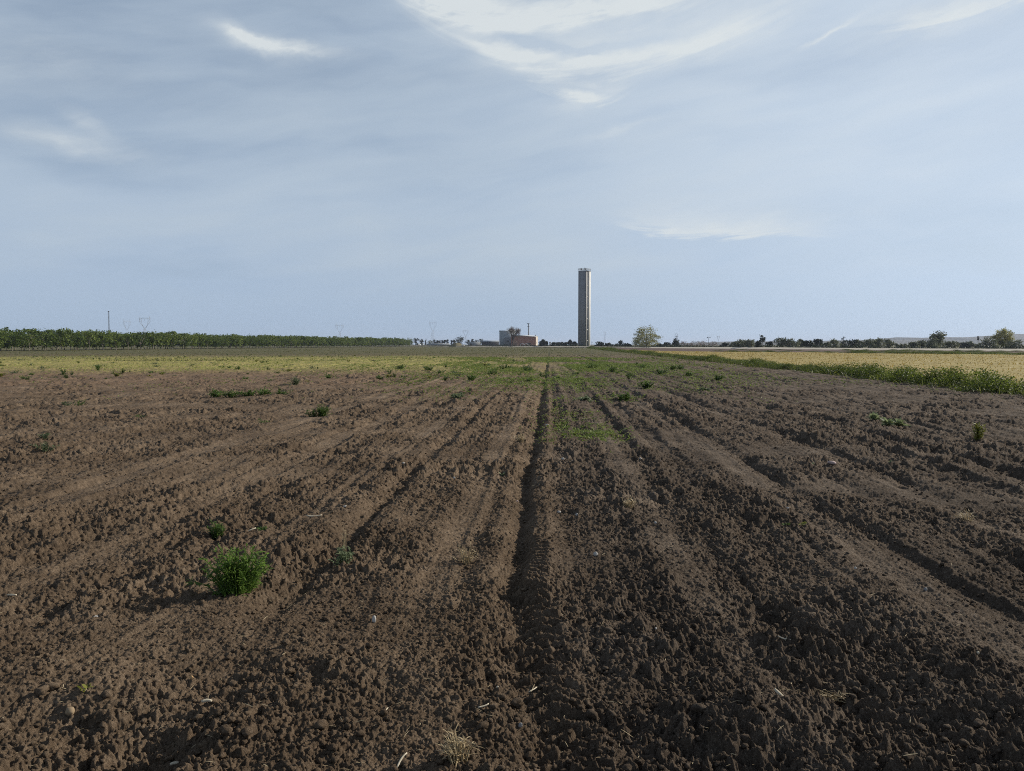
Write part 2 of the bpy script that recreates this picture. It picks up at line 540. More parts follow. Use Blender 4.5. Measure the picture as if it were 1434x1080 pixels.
def soil_material():
    m, t, b, out = new_mat("soil")
    X, Y, Z = pos(t)
    pale = attr(t, 'pale')
    n1 = nx_noise(t, X, Y, 0.0, 0.7, 5, 0.6)
    n2 = nx_noise(t, X, Y, Z, 9.0, 6, 0.65)
    n3 = nx_noise(t, X, Y, Z, 120.0, 4, 0.7)
    n4 = nx_noise(t, X, Y, Z, 38.0, 4, 0.7)
    f = n1 * 0.55 + n2 * 0.45 + pale * 0.06 + n3 * 0.6 + n4 * 0.5 - 0.55
    c = ramp(t, f, [(0.22, (0.050, 0.034, 0.022)), (0.5, (0.132, 0.094, 0.062)), (0.8, (0.295, 0.220, 0.152))])
    uu = X * RC - Y * RS                    # soil colour turns darker and greyer right of the main furrow
    right_dark = (uu + (n1 - 0.5) * 0.8).sstep(-0.35, 0.5) * Y.sstep(90.0, 30.0)
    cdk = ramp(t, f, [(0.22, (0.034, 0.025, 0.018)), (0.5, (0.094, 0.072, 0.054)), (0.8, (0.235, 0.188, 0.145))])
    c = mixc(t, right_dark * 0.85, c, cdk)
    # dry short growth on the unploughed headland strip and greener land beyond it
    D = Y
    e1 = nx_noise(t, X * 0.06, Y * 0.06, 2.0, 1.0, 5, 0.65) - 0.5
    e2 = nx_noise(t, X * 0.7, Y * 0.25, 2.0, 1.0, 4, 0.7)
    left = (X + e1 * 22.0).sstep(10.0, -12.0)
    dry = (D + e1 * 16.0 + X * 0.03).sstep(37.0, 52.0) * (D + e1 * 18.0).sstep(118.0, 84.0) * left * (e2 * 1.6 + 0.05).clamp()
    cd = ramp(t, nx_noise(t, X, Y * 0.4, 5.0, 0.55, 5, 0.7), [(0.3, (0.22, 0.225, 0.060)), (0.55, (0.38, 0.335, 0.11)), (0.75, (0.38, 0.28, 0.14))])
    c = mixc(t, dry * 0.85, c, cd)
    red = (D + e1 * 14.0).sstep(22.0, 34.0) * (D + e1 * 14.0).sstep(60.0, 44.0) * (X + e1 * 10.0).sstep(2.0, -10.0)
    c = mixc(t, red * 0.35, c, (0.21, 0.138, 0.092))
    far = D.sstep(75.0, 150.0)
    c = mixc(t, far * (e2 * 0.8 + 0.4).clamp(), c, (0.095, 0.095, 0.038))
    t.links.new(c, b.inputs['Base Color'])
    b.inputs['Roughness'].default_value = 0.95
    b.inputs['Specular IOR Level'].default_value = 0.12
    bp = t.nodes.new('ShaderNodeBump'); bp.inputs['Strength'].default_value = 1.0; bp.inputs['Distance'].default_value = 0.016
    hh = n4 * 0.9 + n3 * 0.6 + nx_noise(t, X, Y, Z, 330.0, 3, 0.7) * 0.5
    t.links.new(hh.s, bp.inputs['Height']); t.links.new(bp.outputs[0], b.inputs['Normal'])
    return m


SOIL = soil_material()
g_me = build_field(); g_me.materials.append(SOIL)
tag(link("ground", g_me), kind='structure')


# ------------------------------------------------------------------ plant building blocks
def blades(base, direc, length, width, droop=0.5, seg=3, tipw=0.05):
    """bent tapering leaf strips; arrays of base points, directions, lengths, widths"""
    base = np.asarray(base, float); n = len(base)
    d = np.asarray(direc, float); d = d / np.linalg.norm(d, axis=1, keepdims=True)
    length = np.broadcast_to(length, n); width = np.broadcast_to(width, n); droop = np.broadcast_to(droop, n)
    side = np.cross(d, [0, 0, 1.0]) + rng.normal(0, 0.25, (n, 3)); side /= np.linalg.norm(side, axis=1, keepdims=True) + 1e-9
    V = []
    for k in range(seg + 1):
        t = k / seg
        p = base + d * (length * t)[:, None]; p[:, 2] -= droop * length * t * t * 0.6
        w = width * (math.sin(math.pi * (0.18 + 0.72 * t)) if k < seg else tipw)
        V += [p - side * (w / 2)[:, None], p + side * (w / 2)[:, None]]
    V = np.stack(V, 1); m = 2 * (seg + 1)
    q = np.array([(2 * k, 2 * k + 1, 2 * k + 3, 2 * k + 2) for k in range(seg)])
    return V.reshape(-1, 3), (np.arange(n)[:, None, None] * m + q[None]).reshape(-1, 4)


def leaf_quads(cen, size, up=0.3, aspect=0.6):
    n = len(cen); size = np.broadcast_to(size, n)
    nrm = rng.normal(0, 1, (n, 3)); nrm[:, 2] = np.abs(nrm[:, 2]) + up; nrm /= np.linalg.norm(nrm, axis=1, keepdims=True)
    a = np.cross(nrm, rng.normal(0, 1, (n, 3))); a /= np.linalg.norm(a, axis=1, keepdims=True) + 1e-9
    b = np.cross(nrm, a)
    s = size[:, None]
    V = np.stack([cen - a * s, cen + b * s * aspect + nrm * s * 0.15, cen + a * s, cen - b * s * aspect + nrm * s * 0.15], 1)
    return V.reshape(-1, 3), np.arange(n * 4).reshape(-1, 4)


def rdirs(n, zmin=-1.0, zmax=1.0):
    z = rng.uniform(zmin, zmax, n); a = rng.uniform(0, 2 * math.pi, n); r = np.sqrt(np.maximum(0, 1 - z * z))
    return np.column_stack([r * np.cos(a), r * np.sin(a), z])


def fib_lumpy(n, R, nl=24, amp=0.28):
    """directions with lumpy radius"""
    d = rdirs(n); c = rdirs(nl); k = np.max(d @ c.T, axis=1)
    return d * (R * (1 - amp + amp * 2 * np.clip((k - 0.75) / 0.25, 0, 1)))[:, None]


BARK = rough_mat("bark", (0.055, 0.042, 0.033), (0.13, 0.105, 0.085), 6.0, bump=0.4)
PALE_BARK = rough_mat("pale_bark", (0.16, 0.14, 0.115), (0.30, 0.265, 0.22), 3.0)


def tree_meshes(name, H, W, trunk_h, clumps, per, leaf, mat, bark=BARK, trunk_r=0.12, shape='round', gap=0.0, clump_r=0.2, up=0.3):
    """(trunk mesh, crown mesh); crown = leaf clumps spread through an uneven volume, limbs run to the clumps"""
    cr = H - trunk_h
    cs = []
    tries = 0
    while len(cs) < clumps and tries < clumps * 60:
        tries += 1
        p = rng.uniform(-1, 1, 3); z = (p[2] + 1) / 2
        if shape == 'round': rad = math.sqrt(max(0, 1 - (2 * z - 1) ** 2)) ** 0.7
        elif shape == 'vase': rad = 0.55 + 0.45 * math.sin(math.pi * min(1, z * 0.85 + 0.05))
        elif shape == 'cone': rad = (1 - z) ** 0.8 + 0.06
        elif shape == 'column': rad = 0.9 if z < 0.8 else 1.0 - (z - 0.8) * 4.0
        elif shape == 'dome': rad = math.sqrt(max(0, 1 - z ** 2)) + 0.05
        else: rad = 1.0
        rr = math.hypot(p[0], p[1])
        if rr > rad or (rr < rad * gap): continue
        ang = math.atan2(p[1], p[0]); irr = 1 + 0.22 * math.sin(2 * ang + H) + 0.15 * math.sin(5 * ang + W * 3)
        cs.append((p[0] * W / 2 * irr, p[1] * W / 2 * irr, trunk_h + z * cr))
    cs = np.array(cs)
    cl = []
    for c in cs:
        k = max(3, int(per * rng.uniform(0.5, 1.5)))
        s = clump_r * min(W, cr) * rng.uniform(0.6, 1.3)
        cl.append(c + rng.normal(0, 1, (k, 3)) * np.array([s, s, s * 0.75]) * 0.62)
    cl = np.concatenate(cl); cl[:, 2] = np.maximum(cl[:, 2], trunk_h * 0.55)
    v, q = leaf_quads(cl, leaf * rng.uniform(0.6, 1.35, len(cl)), up)
    crown = mesh_np(name + "_crown", v, q, mat)
    m = MB()
    bend = rng.normal(0, 0.04 * H, 2)
    top = np.array([bend[0], bend[1], trunk_h + cr * 0.62])
    mid = np.array([bend[0] * .3, bend[1] * .3, trunk_h])
    m.tube([(0, 0, -0.15), tuple(mid * [1, 1, 0.5]), tuple(mid), tuple((mid + top) / 2), tuple(top)], [trunk_r * 1.35, trunk_r * 1.05, trunk_r * 0.9, trunk_r * 0.55, trunk_r * 0.15], 6)
    idx = rng.permutation(len(cs))[:min(len(cs), 11)]
    for i in idx:
        c = cs[i]; t0 = rng.uniform(0, 0.6); st = mid + (top - mid) * t0
        md = (st + c) / 2 + np.array([0, 0, 0.08 * cr])
        m.tube([tuple(st), tuple(md), tuple(c)], [trunk_r * 0.45, trunk_r * 0.28, trunk_r * 0.08], 4, False)
    return m.mesh(name + "_trunk", bark, True), crown


def place_tree(name, meshes, loc, label, group=None, s=1.0, sz=None, rz=None, cat="tree"):
    r = empty(name, loc, rng.uniform(0, 6.28) if rz is None else rz)
    r.scale = (s, s, sz if sz else s)
    link("trunk", meshes[0], r); link("crown", meshes[1], r)
    return tag(r, label, cat, group)


# ------------------------------------------------------------------ land beyond the ploughed field
def gz(x, y): return float(ground_z(x, y)[0])


def sheet(name, x0, x1, y0, y1, nx, ny, zf, mat, inside=None):
    xs, ys = np.linspace(x0, x1, nx), np.linspace(y0, y1, ny)
    X, Y = np.meshgrid(xs, ys, indexing='ij')
    v = np.column_stack([X.ravel(), Y.ravel(), zf(X.ravel(), Y.ravel())])
    i = np.arange(nx - 1)[:, None] * ny + np.arange(ny - 1)[None, :]
    q = np.stack([i, i + ny, i + ny + 1, i + 1], -1).reshape(-1, 4)
    if inside is not None:
        c = v[q].mean(1); q = q[inside(c[:, 0], c[:, 1])]
    return link(name, mesh_np(name, v, q, mat, True))


# road line: passes (127,192) and (-8,494)
def road_x(y): return 127 - 0.4465 * (y - 192)
RD = np.array([-0.4465, 1.0]); RD /= np.linalg.norm(RD)
RN = np.array([RD[1], -RD[0]])                     # to the right of the road direction, away from the field


def road_strip(name, profile, mat, y0=20, y1=900, n=160):
    """profile: list of (offset to the far side, height)"""
    v, q = [], []
    for i in range(n + 1):
        y = y0 + (y1 - y0) * (i / n); x = road_x(y)
        for o, h in profile: v.append((x + RN[0] * o, y + RN[1] * o, h + 0.05 * math.sin(y * 0.05)))
    m = len(profile)
    for i in range(n):
        for k in range(m - 1): q.append((i * m + k, i * m + k + 1, (i + 1) * m + k + 1, (i + 1) * m + k))
    return tag(link(name, mesh_np(name, v, np.array(q), mat, True)), kind='structure')


bank_mat = rough_mat("bank_grass", (0.035, 0.040, 0.018), (0.085, 0.080, 0.040), 0.6)
gravel = rough_mat("pale_gravel", (0.40, 0.36, 0.30), (0.52, 0.47, 0.39), 0.4)
road_strip("road_bank", [(-7.5, -0.3), (-3.4, 0.40), (3.4, 0.40), (8, -0.3)], bank_mat)
road_strip("road", [(-6.3, 0.0), (-3.3, 0.47), (0, 0.52), (2.9, 0.47)], gravel)
red_mat = rough_mat("red_brown_soil", (0.075, 0.045, 0.036), (0.12, 0.075, 0.058), 0.5)
def bare_inside(x, y):
    far = road_x(y) - x
    return (uv_of(x, y)[0] > 17.5) & (far > 8.2) & (far < 110)
tag(sheet("bare_strip", 14, 190, 60, 390, 130, 200, lambda x, y: 0.05 + fbm(x * .4, y * .4, 66, 3) * .06, red_mat, bare_inside), kind='structure')
meadow = rough_mat("pale_meadow", (0.13, 0.14, 0.060), (0.23, 0.22, 0.105), 0.15)
road_strip("meadow", [(9, 0.05), (40, 0.12), (75, 0.12)], meadow, -60, 330, 60)


def gold_inside(x, y):
    u, v = uv_of(x, y)
    far = road_x(y) - x                                 # distance short of the road
    return (u > 16.6) & (far > 97 + 7 * np.sin(y * .05)) & (v > 6) & (v < 215)


gold_soil = rough_mat("stubble_soil", (0.24, 0.185, 0.06), (0.38, 0.30, 0.11), 0.8, detail=8)
def gold_z(x, y): return 0.16 + fbm(x * 0.12, y * 0.12, 61, 3) * 0.08 + fbm(x * 1.1, y * 1.1, 63, 2) * 0.08
tag(sheet("stubble_field", 14, 130, 4, 215, 150, 240, gold_z, gold_soil, gold_inside), kind='structure')

# far hills
def hill_range(name, y0, prof, mat, depth=900):
    px = np.linspace(prof[0][0], prof[-1][0], 160)
    h = np.interp(px, [p[0] for p in prof], [p[1] for p in prof]) + fbm(px * 0.05, px * 0, 90, 4) * 1.4
    fade = np.minimum(1, np.minimum(px - px[0], px[-1] - px) / 40)
    v = []; rows = [-1, -.55, -.2, 0, .3, 1]; hh = [0, .55, .9, 1, .8, 0]
    for r, k in zip(rows, hh):
        yy = y0 + depth * r
        for p, e in zip(px, h):
            x = (p - CX) / F * y0
            v.append((x, yy + fbm(np.array([p * .03]), np.array([r * 3.0]), 93, 2)[0] * 200, k * (1.6 + max(0, e) / F * y0)))
    v = np.array(v); n = len(px); i = np.arange(len(rows) - 1)[:, None] * n + np.arange(n - 1)[None]
    q = np.stack([i, i + 1, i + n + 1, i + n], -1).reshape(-1, 4)
    tag(link(name, mesh_np(name, v, q, mat, True)), kind='structure')
hill_mat = rough_mat("hill_scrub", (0.05, 0.055, 0.045), (0.11, 0.10, 0.075), 0.004)
hill_range("hills", 3600, [(1150, 0), (1225, 4), (1256, 10), (1268, 9), (1285, 6), (1300, 10), (1320, 11), (1345, 9), (1370, 10.5), (1395, 13), (1434, 14.5), (1500, 15), (1600, 12), (1750, 3)], hill_mat)
hill_range("low_ridge", 3300, [(930, 0), (980, 2.5), (1040, 5.0), (1110, 3.5), (1200, 5.5), (1300, 6), (1420, 5), (1600, 2)], hill_mat)

# ------------------------------------------------------------------ water tower
conc = rough_mat("weathered_concrete", (0.205, 0.21, 0.22), (0.27, 0.272, 0.28), 0.12, detail=4)
conc_dark = rough_mat("stained_concrete", (0.13, 0.125, 0.125), (0.19, 0.18, 0.175), 0.6)
steel = rough_mat("galvanised_steel", (0.30, 0.31, 0.32), (0.42, 0.43, 0.44), 2.0, rough=0.5)
dark_steel = rough_mat("dark_steel", (0.05, 0.055, 0.06), (0.09, 0.095, 0.10), 2.0, rough=0.6)
TY = 450.0
tw = empty("tower", (wpt(817.7, 484, TY).x, TY, 0.0), math.radians(-32.5))
TH = wpt(817, 380.5, TY).z; a = 2.52
tag(tw, "tall square concrete tower with a railing on its flat top, rising behind the pale road", "tower")
# recessed slot up the middle of the sunlit side makes the plan: two piers with a panel between
m = MB(); m.box(-a, a, -a, a, -0.5, TH)
m.build("shaft", conc, tw)
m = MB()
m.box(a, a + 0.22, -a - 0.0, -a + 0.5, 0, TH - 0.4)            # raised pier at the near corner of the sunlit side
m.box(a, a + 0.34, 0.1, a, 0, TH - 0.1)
m.build("pier", rough_mat("sunlit_pale_concrete", (0.55, 0.53, 0.49), (0.66, 0.64, 0.59), 0.4), tw)  # sun on this side is put into a paler colour than the shaft
for z in (9.9,):
    m = MB(); m.box(-a - 0.05, a + 0.05, -a - 0.05, a + 0.05, z, z + 0.26); m.build("band", conc_dark, tw)
m = MB()
for k, z in enumerate(np.arange(3.5, TH - 3, 6.3)):
    mm = MB(); mm.box(a + 0.003, a + 0.10, -a + 0.75, -0.2, z, z + 0.6); mm.build("vent_panel", rough_mat("grey_panel", (0.30, 0.30, 0.29), (0.40, 0.39, 0.37), 0.5) if k == 0 else bpy.data.materials["grey_panel"], tw)
m = MB(); m.tube([(a - 0.25, -a - 0.16, 0), (a - 0.25, -a - 0.16, TH - 0.3)], 0.07, 6); m.build("drain_pipe", dark_steel, tw)
m = MB(); m.box(-a, a + 0.36, -a, a + 0.05, TH, TH + 0.35); m.build("roof_slab", conc, tw)
m = MB()
for s_ in (-1, 1):
    for h in (0.75, 1.25):
        m.box(-a - 0.2, a + 0.4, s_ * (a + 0.15) - 0.04, s_ * (a + 0.15) + 0.04, TH + 0.35 + h, TH + 0.43 + h)
        m.box(s_ * (a + 0.15) - 0.04, s_ * (a + 0.15) + 0.04, -a - 0.1, a + 0.1, TH + 0.35 + h, TH + 0.425 + h)
for k in range(7):
    x = -a - 0.1 + k * (2 * a + 0.3) / 6
    for s_ in (-1, 1):
        m.box(x - 0.06, x + 0.06, s_ * (a + 0.15) - 0.06, s_ * (a + 0.15) + 0.06, TH + 0.35, TH + 1.75)
        m.box(s_ * (a + 0.15) - 0.06, s_ * (a + 0.15) + 0.06, x - 0.06, x + 0.06, TH + 0.35, TH + 1.7)
m.build("railing", steel, tw)
for (x, y, h, w) in ((-1.2, -1.8, 1.5, .5), (-0.6, -1.8, 1.2, .35), (1.0, -1.9, 1.5, .3), (1.9, -1.9, 1.3, .35)):
    m = MB(); m.box(x - .05, x + .05, y - .05, y + .05, TH + .35, TH + h + .6); m.box(x - w / 2, x + w / 2, y - .12, y + .10, TH + h - .6, TH + h + .5)
    m.build("antenna", dark_steel, tw)
m = MB(); m.box(-0.6, 0.6, -a - 0.03, -a + 0.2, 0.0, 2.2); m.build("door", dark_steel, tw)


# ------------------------------------------------------------------ buildings
def house(name, px0, px1, ptop, y, depth, label, wall, roofm, slope=0.5, rz=0.0, zb=0.0, cat="building", parts=None):
    p0, p1 = wpt(px0, ptop, y), wpt(px1, ptop, y)
    w = p1.x - p0.x; h = p0.z
    r = empty(name, ((p0.x + p1.x) / 2, y, zb), rz); tag(r, label, cat)
    MB().box(-w / 2, w / 2, 0, depth, -0.6, h - zb).build("wall", wall, r)
    e = 0.25; m = MB(); H = h - zb
    m.raw([(-w / 2 - e, -e, H), (w / 2 + e, -e, H), (w / 2 + e, depth + e, H), (-w / 2 - e, depth + e, H),
           (-w / 2 - e, depth / 2, H + slope), (w / 2 + e, depth / 2, H + slope)],
          [(0, 1, 5, 4), (2, 3, 4, 5), (3, 2, 1, 0)], [(0, 4, 3), (1, 2, 5)])
    m.build("roof", roofm, r)
    return r, w, H
grey_sheet = rough_mat("grey_sheet_wall", (0.30, 0.32, 0.33), (0.37, 0.385, 0.39), 0.3)
white_roof = rough_mat("white_roof", (0.62, 0.62, 0.60), (0.72, 0.71, 0.69), 0.4)
brick = rough_mat("red_brick_wall", (0.35, 0.155, 0.10), (0.45, 0.22, 0.15), 0.5, detail=9)
render_wall = rough_mat("pale_render", (0.55, 0.48, 0.40), (0.66, 0.59, 0.50), 0.5)
dark_glass = rough_mat("dark_opening", (0.02, 0.02, 0.022), (0.04, 0.04, 0.042), 1.0, rough=0.3)
BY = 620.0
r, w, H = house("warehouse", 699.3, 722.2, 464.2, BY + 12, 12, "tall grey metal warehouse with a white low roof behind the bare tree", grey_sheet, white_roof, 0.9)
MB().box(-w / 2 + 5.0, -w / 2 + 8.0, -0.06, 0.1, 0.0, 4.2).build("door", dark_glass, r)
MB().box(-0.5, 0.9, -0.05, 0.1, 6.2, 7.2).build("window", dark_glass, r)
r, w, H = house("annex_building", 706.0, 716.0, 473.3, BY + 3, 7, "low grey annexe with a dark roof edge in front of the warehouse", rough_mat("grey_block_wall", (0.17, 0.17, 0.18), (0.24, 0.235, 0.24), 0.6), conc_dark, 0.25)
MB().box(-0.9, 0.9, -0.06, 0.1, 3.4, 4.8).build("window", dark_glass, r)
MB().box(1.6, 2.7, -0.06, 0.1, 0.0, 2.4).build("door", dark_glass, r)
# long brick barn turned so that its sunlit gable end shows
bl, bd = 20.5, 7.0
bx = wpt(750.3, 480, BY).x
rz = math.radians(-14)
br = empty("brick_barn", (bx, BY - 2, 0), rz)
tag(br, "long red brick barn with a pale sunlit gable end beside the bare tree", "building")
H0 = wpt(750, 472.0, BY).z; H1 = H0 + 1.35
m = MB(); m.raw([(-bl, 0, -.5), (0, 0, -.5), (0, bd, -.5), (-bl, bd, -.5), (-bl, 0, H1), (0, 0, H0), (0, bd, H0), (-bl, bd, H1)],
                [(0, 1, 5, 4), (2, 3, 7, 6), (3, 0, 4, 7), (4, 5, 6, 7)])
m.build("wall", brick, br)
m = MB(); m.raw([(0.0, 0, -.5), (0.0, bd, -.5), (0.0, bd, H0), (0.0, bd / 2, H0 + .5), (0.0, 0, H0), (-.3, 0, -.5), (-.3, bd, -.5), (-.3, bd, H0), (-.3, bd / 2, H0 + .5), (-.3, 0, H0)],
                [(0, 1, 2, 4), (5, 9, 7, 6)], [(4, 2, 3), (9, 8, 7)])
o = m.build("gable_wall", render_wall, br); o.location = (0.02, 0, 0); o['label'] = "pale rendered gable end"
m = MB(); m.raw([(-bl - .3, -.35, H1 + .02), (.35, -.35, H0 + .02), (.35, bd / 2, H0 + .6), (-bl - .3, bd / 2, H1 + .6), (.35, bd + .35, H0 + .02), (-bl - .3, bd + .35, H1 + .02),
                 (-bl - .3, -.35, H1 + .24), (.35, -.35, H0 + .24), (.35, bd / 2, H0 + .85), (-bl - .3, bd / 2, H1 + .85), (.35, bd + .35, H0 + .24), (-bl - .3, bd + .35, H1 + .24)],
                [(0, 3, 2, 1), (3, 5, 4, 2), (6, 7, 8, 9), (9, 8, 10, 11), (0, 1, 7, 6), (4, 5, 11, 10), (1, 2, 8, 7), (2, 4, 10, 8), (3, 0, 6, 9), (5, 3, 9, 11)])
m.build("roof", white_roof, br)
for x, wd, z, hh in ((-16.2, 1.3, 1.9, .8), (-12.6, 1.3, 1.5, .8), (-6.6, 1.5, 2.0, .9), (-4.8, 1.5, 2.0, .9)):
    MB().box(x - wd / 2, x + wd / 2, -0.05, 0.2, z, z + hh).build("window", dark_glass, br)
MB().box(-5.4, -2.6, -0.05, 0.2, -0.3, 0.9).build("door", dark_glass, br)
MB().box(0.03, 0.09, 2.6, 3.8, 2.4, 3.4).build("window", dark_glass, br)
m = MB(); m.tube([(-.8, 2, H0 + .2), (-.8, 2, H0 + 1.2)], .14, 6); m.box(-1.25, -.35, 1.6, 2.4, H0 + 1.1, H0 + 1.7); m.build("chimney", dark_steel, br)
# arched openings of a low ruin wall in front of the barn
for px, lab in ((731.5, "left"), (737.0, "right")):
    p = wpt(px, 484, BY - 9); r_ = 1.35
    m = MB(); m.tube([(r_ * math.cos(t) * 1.2, 0, 0.2 + r_ * math.sin(t) * 1.3) for t in np.linspace(0, math.pi, 9)], 0.22, 5)
    tag(m.build("hoop_frame", white_roof), "%s of two pale hoops standing before the brick barn" % lab, "frame").location = (p.x, BY - 9, 0.25)
# dark long shed at the left of the warehouse
r, w, H = house("low_shed", 674.5, 698.5, 479.3, 700, 10, "long low shed with dark walls and a curved grey roof left of the warehouse", rough_mat("dark_boards", (0.03, 0.03, 0.035), (0.06, 0.06, 0.065), 0.5), rough_mat("grey_roof_sheet", (0.25, 0.27, 0.29), (0.34, 0.36, 0.38), 0.4), 1.5)
MB().box(-3.5, 1.5, -0.05, 0.1, 0, 2.4).build("door", dark_glass, r)
r, w, H = house("white_cottage", 581.5, 588.0, 482.2, 860, 6, "small white cottage at the right end of the orchard", rough_mat("white_wall", (0.72, 0.71, 0.68), (0.80, 0.79, 0.76), 0.5), grey_sheet, 0.6)
MB().box(-1.0, -0.1, -0.05, 0.1, 0.0, 1.9).build("door", dark_glass, r)
r, w, H = house("grey_outbuilding", 590.0, 592.6, 481.2, 850, 4, "tiny grey outbuilding beside the white cottage", grey_sheet, conc_dark, 0.4)
MB().box(-0.5, 0.3, -0.05, 0.1, 0.0, 1.9).build("door", dark_glass, r)
r, w, H = house("long_greenhouse", 598, 629, 482.8, 840, 9, "long low dark building with a grey roof under the row of slim trees", rough_mat("slate_wall", (0.07, 0.075, 0.085), (0.11, 0.115, 0.12), 0.3), grey_sheet, 1.2)
MB().box(-8, -5, -0.05, 0.1, 0, 1.2).build("door", dark_glass, r)
r, w, H = house("pale_shed", 655, 672, 480.2, 820, 8, "pale grey long shed half hidden by low trees left of the curved shed", rough_mat("dull_grey_wall", (0.22, 0.225, 0.23), (0.28, 0.285, 0.29), 0.3), grey_sheet, 1.0)
MB().box(-4, -2, -0.05, 0.1, 0, 2.4).build("door", dark_glass, r)
r, w, H = house("white_hut", 769.5, 771.5, 479.5, 640, 3, "narrow pale hut among dark trees between the barn and the tower", grey_sheet, conc_dark, 0.3)
MB().box(-.3, .4, -0.05, 0.1, 0.0, 1.9).build("door", dark_glass, r)

# spoil heap with grass
def mound(name, px0, px1, ptop, y, label, mat, cat="mound", seed=3):
    a_, b_ = wpt(px0, 484, y), wpt(px1, 484, y); h = wpt(px0, ptop, y).z; w_ = b_.x - a_.x
    n = 36; v, q = [], []
    for i in range(n + 1):
        for j in range(n + 1):
            s_, t_ = i / n * 2 - 1, j / n * 2 - 1
            rr = min(1, math.hypot(s_, t_)); k = math.cos(rr * math.pi / 2) ** 1.1
            v.append((s_ * w_ / 2, t_ * w_ * 0.3, h * k))
    v = np.array(v); v[:, 2] += fbm(v[:, 0] * .35, v[:, 1] * .35, seed, 3) * h * .22 * (v[:, 2] > .05) - 0.25
    i = np.arange(n)[:, None] * (n + 1) + np.arange(n)[None]
    q = np.stack([i, i + n + 1, i + n + 2, i + 1], -1).reshape(-1, 4)
    o = link(name, mesh_np(name, v, q, mat, True)); o.location = ((a_.x + b_.x) / 2, y, 0.25)
    return tag(o, label, cat)
mound("grass_mound", 627, 652, 480.0, 560, "low tan grassy mound in front of the round dark tree", rough_mat("dry_grass_mound", (0.12, 0.11, 0.055), (0.26, 0.22, 0.13), 0.25, detail=7))
mound("dung_heap", 645.5, 651.5, 481.8, 545, "small pale heap at the right end of the grassy mound", rough_mat("pale_heap", (0.42, 0.39, 0.33), (0.55, 0.51, 0.43), 0.4), "heap", 9)


# ------------------------------------------------------------------ pylons, masts, poles
def lattice(m, h, w0, w1, z0=0.0, n=8, r=0.07):
    for sx in (-1, 1):
        for sy in (-1, 1): m.tube([(sx * w0 / 2, sy * w0 / 2, z0), (sx * w1 / 2, sy * w1 / 2, z0 + h)], r, 4)
    for k in range(n):
        t0, t1 = k / n, (k + 1) / n
        a0, a1 = (w0 + (w1 - w0) * t0) / 2, (w0 + (w1 - w0) * t1) / 2
        for f in range(4):
            c, s_ = math.cos(f * math.pi / 2), math.sin(f * math.pi / 2)
            def P(u, v, z): return (u * c - v * s_, u * s_ + v * c, z)
            m.tube([P(-a0, -a0, z0 + h * t0), P(a1, -a1, z0 + h * t1)], r * .6, 3)
            m.tube([P(a0, -a0, z0 + h * t0), P(-a1, -a1, z0 + h * t1)], r * .6, 3)


def pylon(px, ptop, y, label, rz=0.0, r=0.11):
    r *= .62
    """Y-headed (cat-head) line tower"""
    p = wpt(px, ptop, y); H = p.z
    o = empty("power_pylon", (p.x, y, 0), rz); tag(o, label, "pylon", "power pylons on the horizon")
    hb = H * 0.60; W = H * 0.17
    m = MB(); lattice(m, hb, H * 0.14, H * 0.05, 0, 8, r); m.build("lattice_body", steel, o)
    m = MB()
    for s_ in (-1, 1):
        for yy in (-.5, .5):
            m.tube([(s_ * .8, yy, hb), (s_ * W, yy, hb + H * .2), (s_ * W * .85, yy, H)], r, 4)
            m.tube([(s_ * 2.0, yy, hb), (s_ * W * 0.62, yy, hb + H * .21), (s_ * W * .55, yy, H * .93)], r * .8, 4)
        m.tube([(s_ * W, 0, hb + H * .2), (s_ * W * .6, 0, hb + H * .21)], r * .7, 4)
        m.tube([(s_ * W * .9, 0, hb + H * .3), (s_ * W * .55, 0, hb + H * .2)], r * .7, 4)
    m.build("fork", steel, o)
    m = MB()
    for z in (H * .90, H * .93): m.tube([(-W * 1.12, 0, z), (W * 1.12, 0, z)], r, 4)
    for k in range(-6, 7): m.tube([(W * 1.12 * k / 6.5, 0, H * .90), (W * 1.12 * (k + .5) / 6.5, 0, H * .93)], r * .6, 3)
    m.build("crossarm", steel, o)
    for s_ in (-1, 0, 1):
        m = MB(); m.tube([(s_ * W * 1.0, 0, H * .90), (s_ * W * 1.0, 0, H * .84)], .14, 5); m.build("insulator", dark_steel, o)
    return o
pylon(202.5, 442.5, 1050, "grey pylon with a ring-shaped head above the orchard, right of the slim mast", 0.15, .17)
pylon(475.5, 453, 1500, "faint pylon alone above the long straight stretch of orchard", 0.1, .15)
pylon(606, 449, 1700, "tall faint pylon above the slim trees right of the orchard's end", -0.5, .14)
pylon(652, 461.5, 1800, "faint pylon just right of the round dark tree", 0.0, .17)
pylon(177.5, 447, 1500, "very faint narrow pylon between the slim mast and the ring-headed pylon", 1.25, .14)
pylon(1006, 470, 1900, "faint tiny pylon above the pinkish bare scrub", 0.5, .14)
pylon(847, 463.5, 2400, "very faint pylon close to the right of the concrete tower", 1.0, .16)
p = wpt(152, 436.5, 800)
o = empty("lattice_mast", (p.x, 800, 0)); tag(o, "slim straight dark lattice mast standing behind the orchard", "mast")
m = MB(); lattice(m, p.z, 0.8, 0.8, 0, 26, .065); m.build("lattice_body", dark_steel, o)
m = MB(); m.box(-.6, .6, -.5, .5, p.z - .3, p.z + .5); m.build("antenna_head", dark_steel, o)
p = wpt(740.3, 453.2, BY + 25)
o = empty("steel_chimney", (p.x, BY + 25, 0)); tag(o, "tall grey steel chimney standing behind the brick barn", "chimney")
m = MB(); m.tube([(0, 0, 0), (0, 0, p.z)], [.62, .52], 10); m.build("flue", steel, o)
for b_ in ((-1.5, .7, p.z - .3, p.z + .12), (-1.2, .8, p.z - 2.6, p.z - 2.4)):
    m = MB(); m.box(b_[0], b_[1], -.66, .66, b_[2], b_[3]); m.build("platform", dark_steel, o)


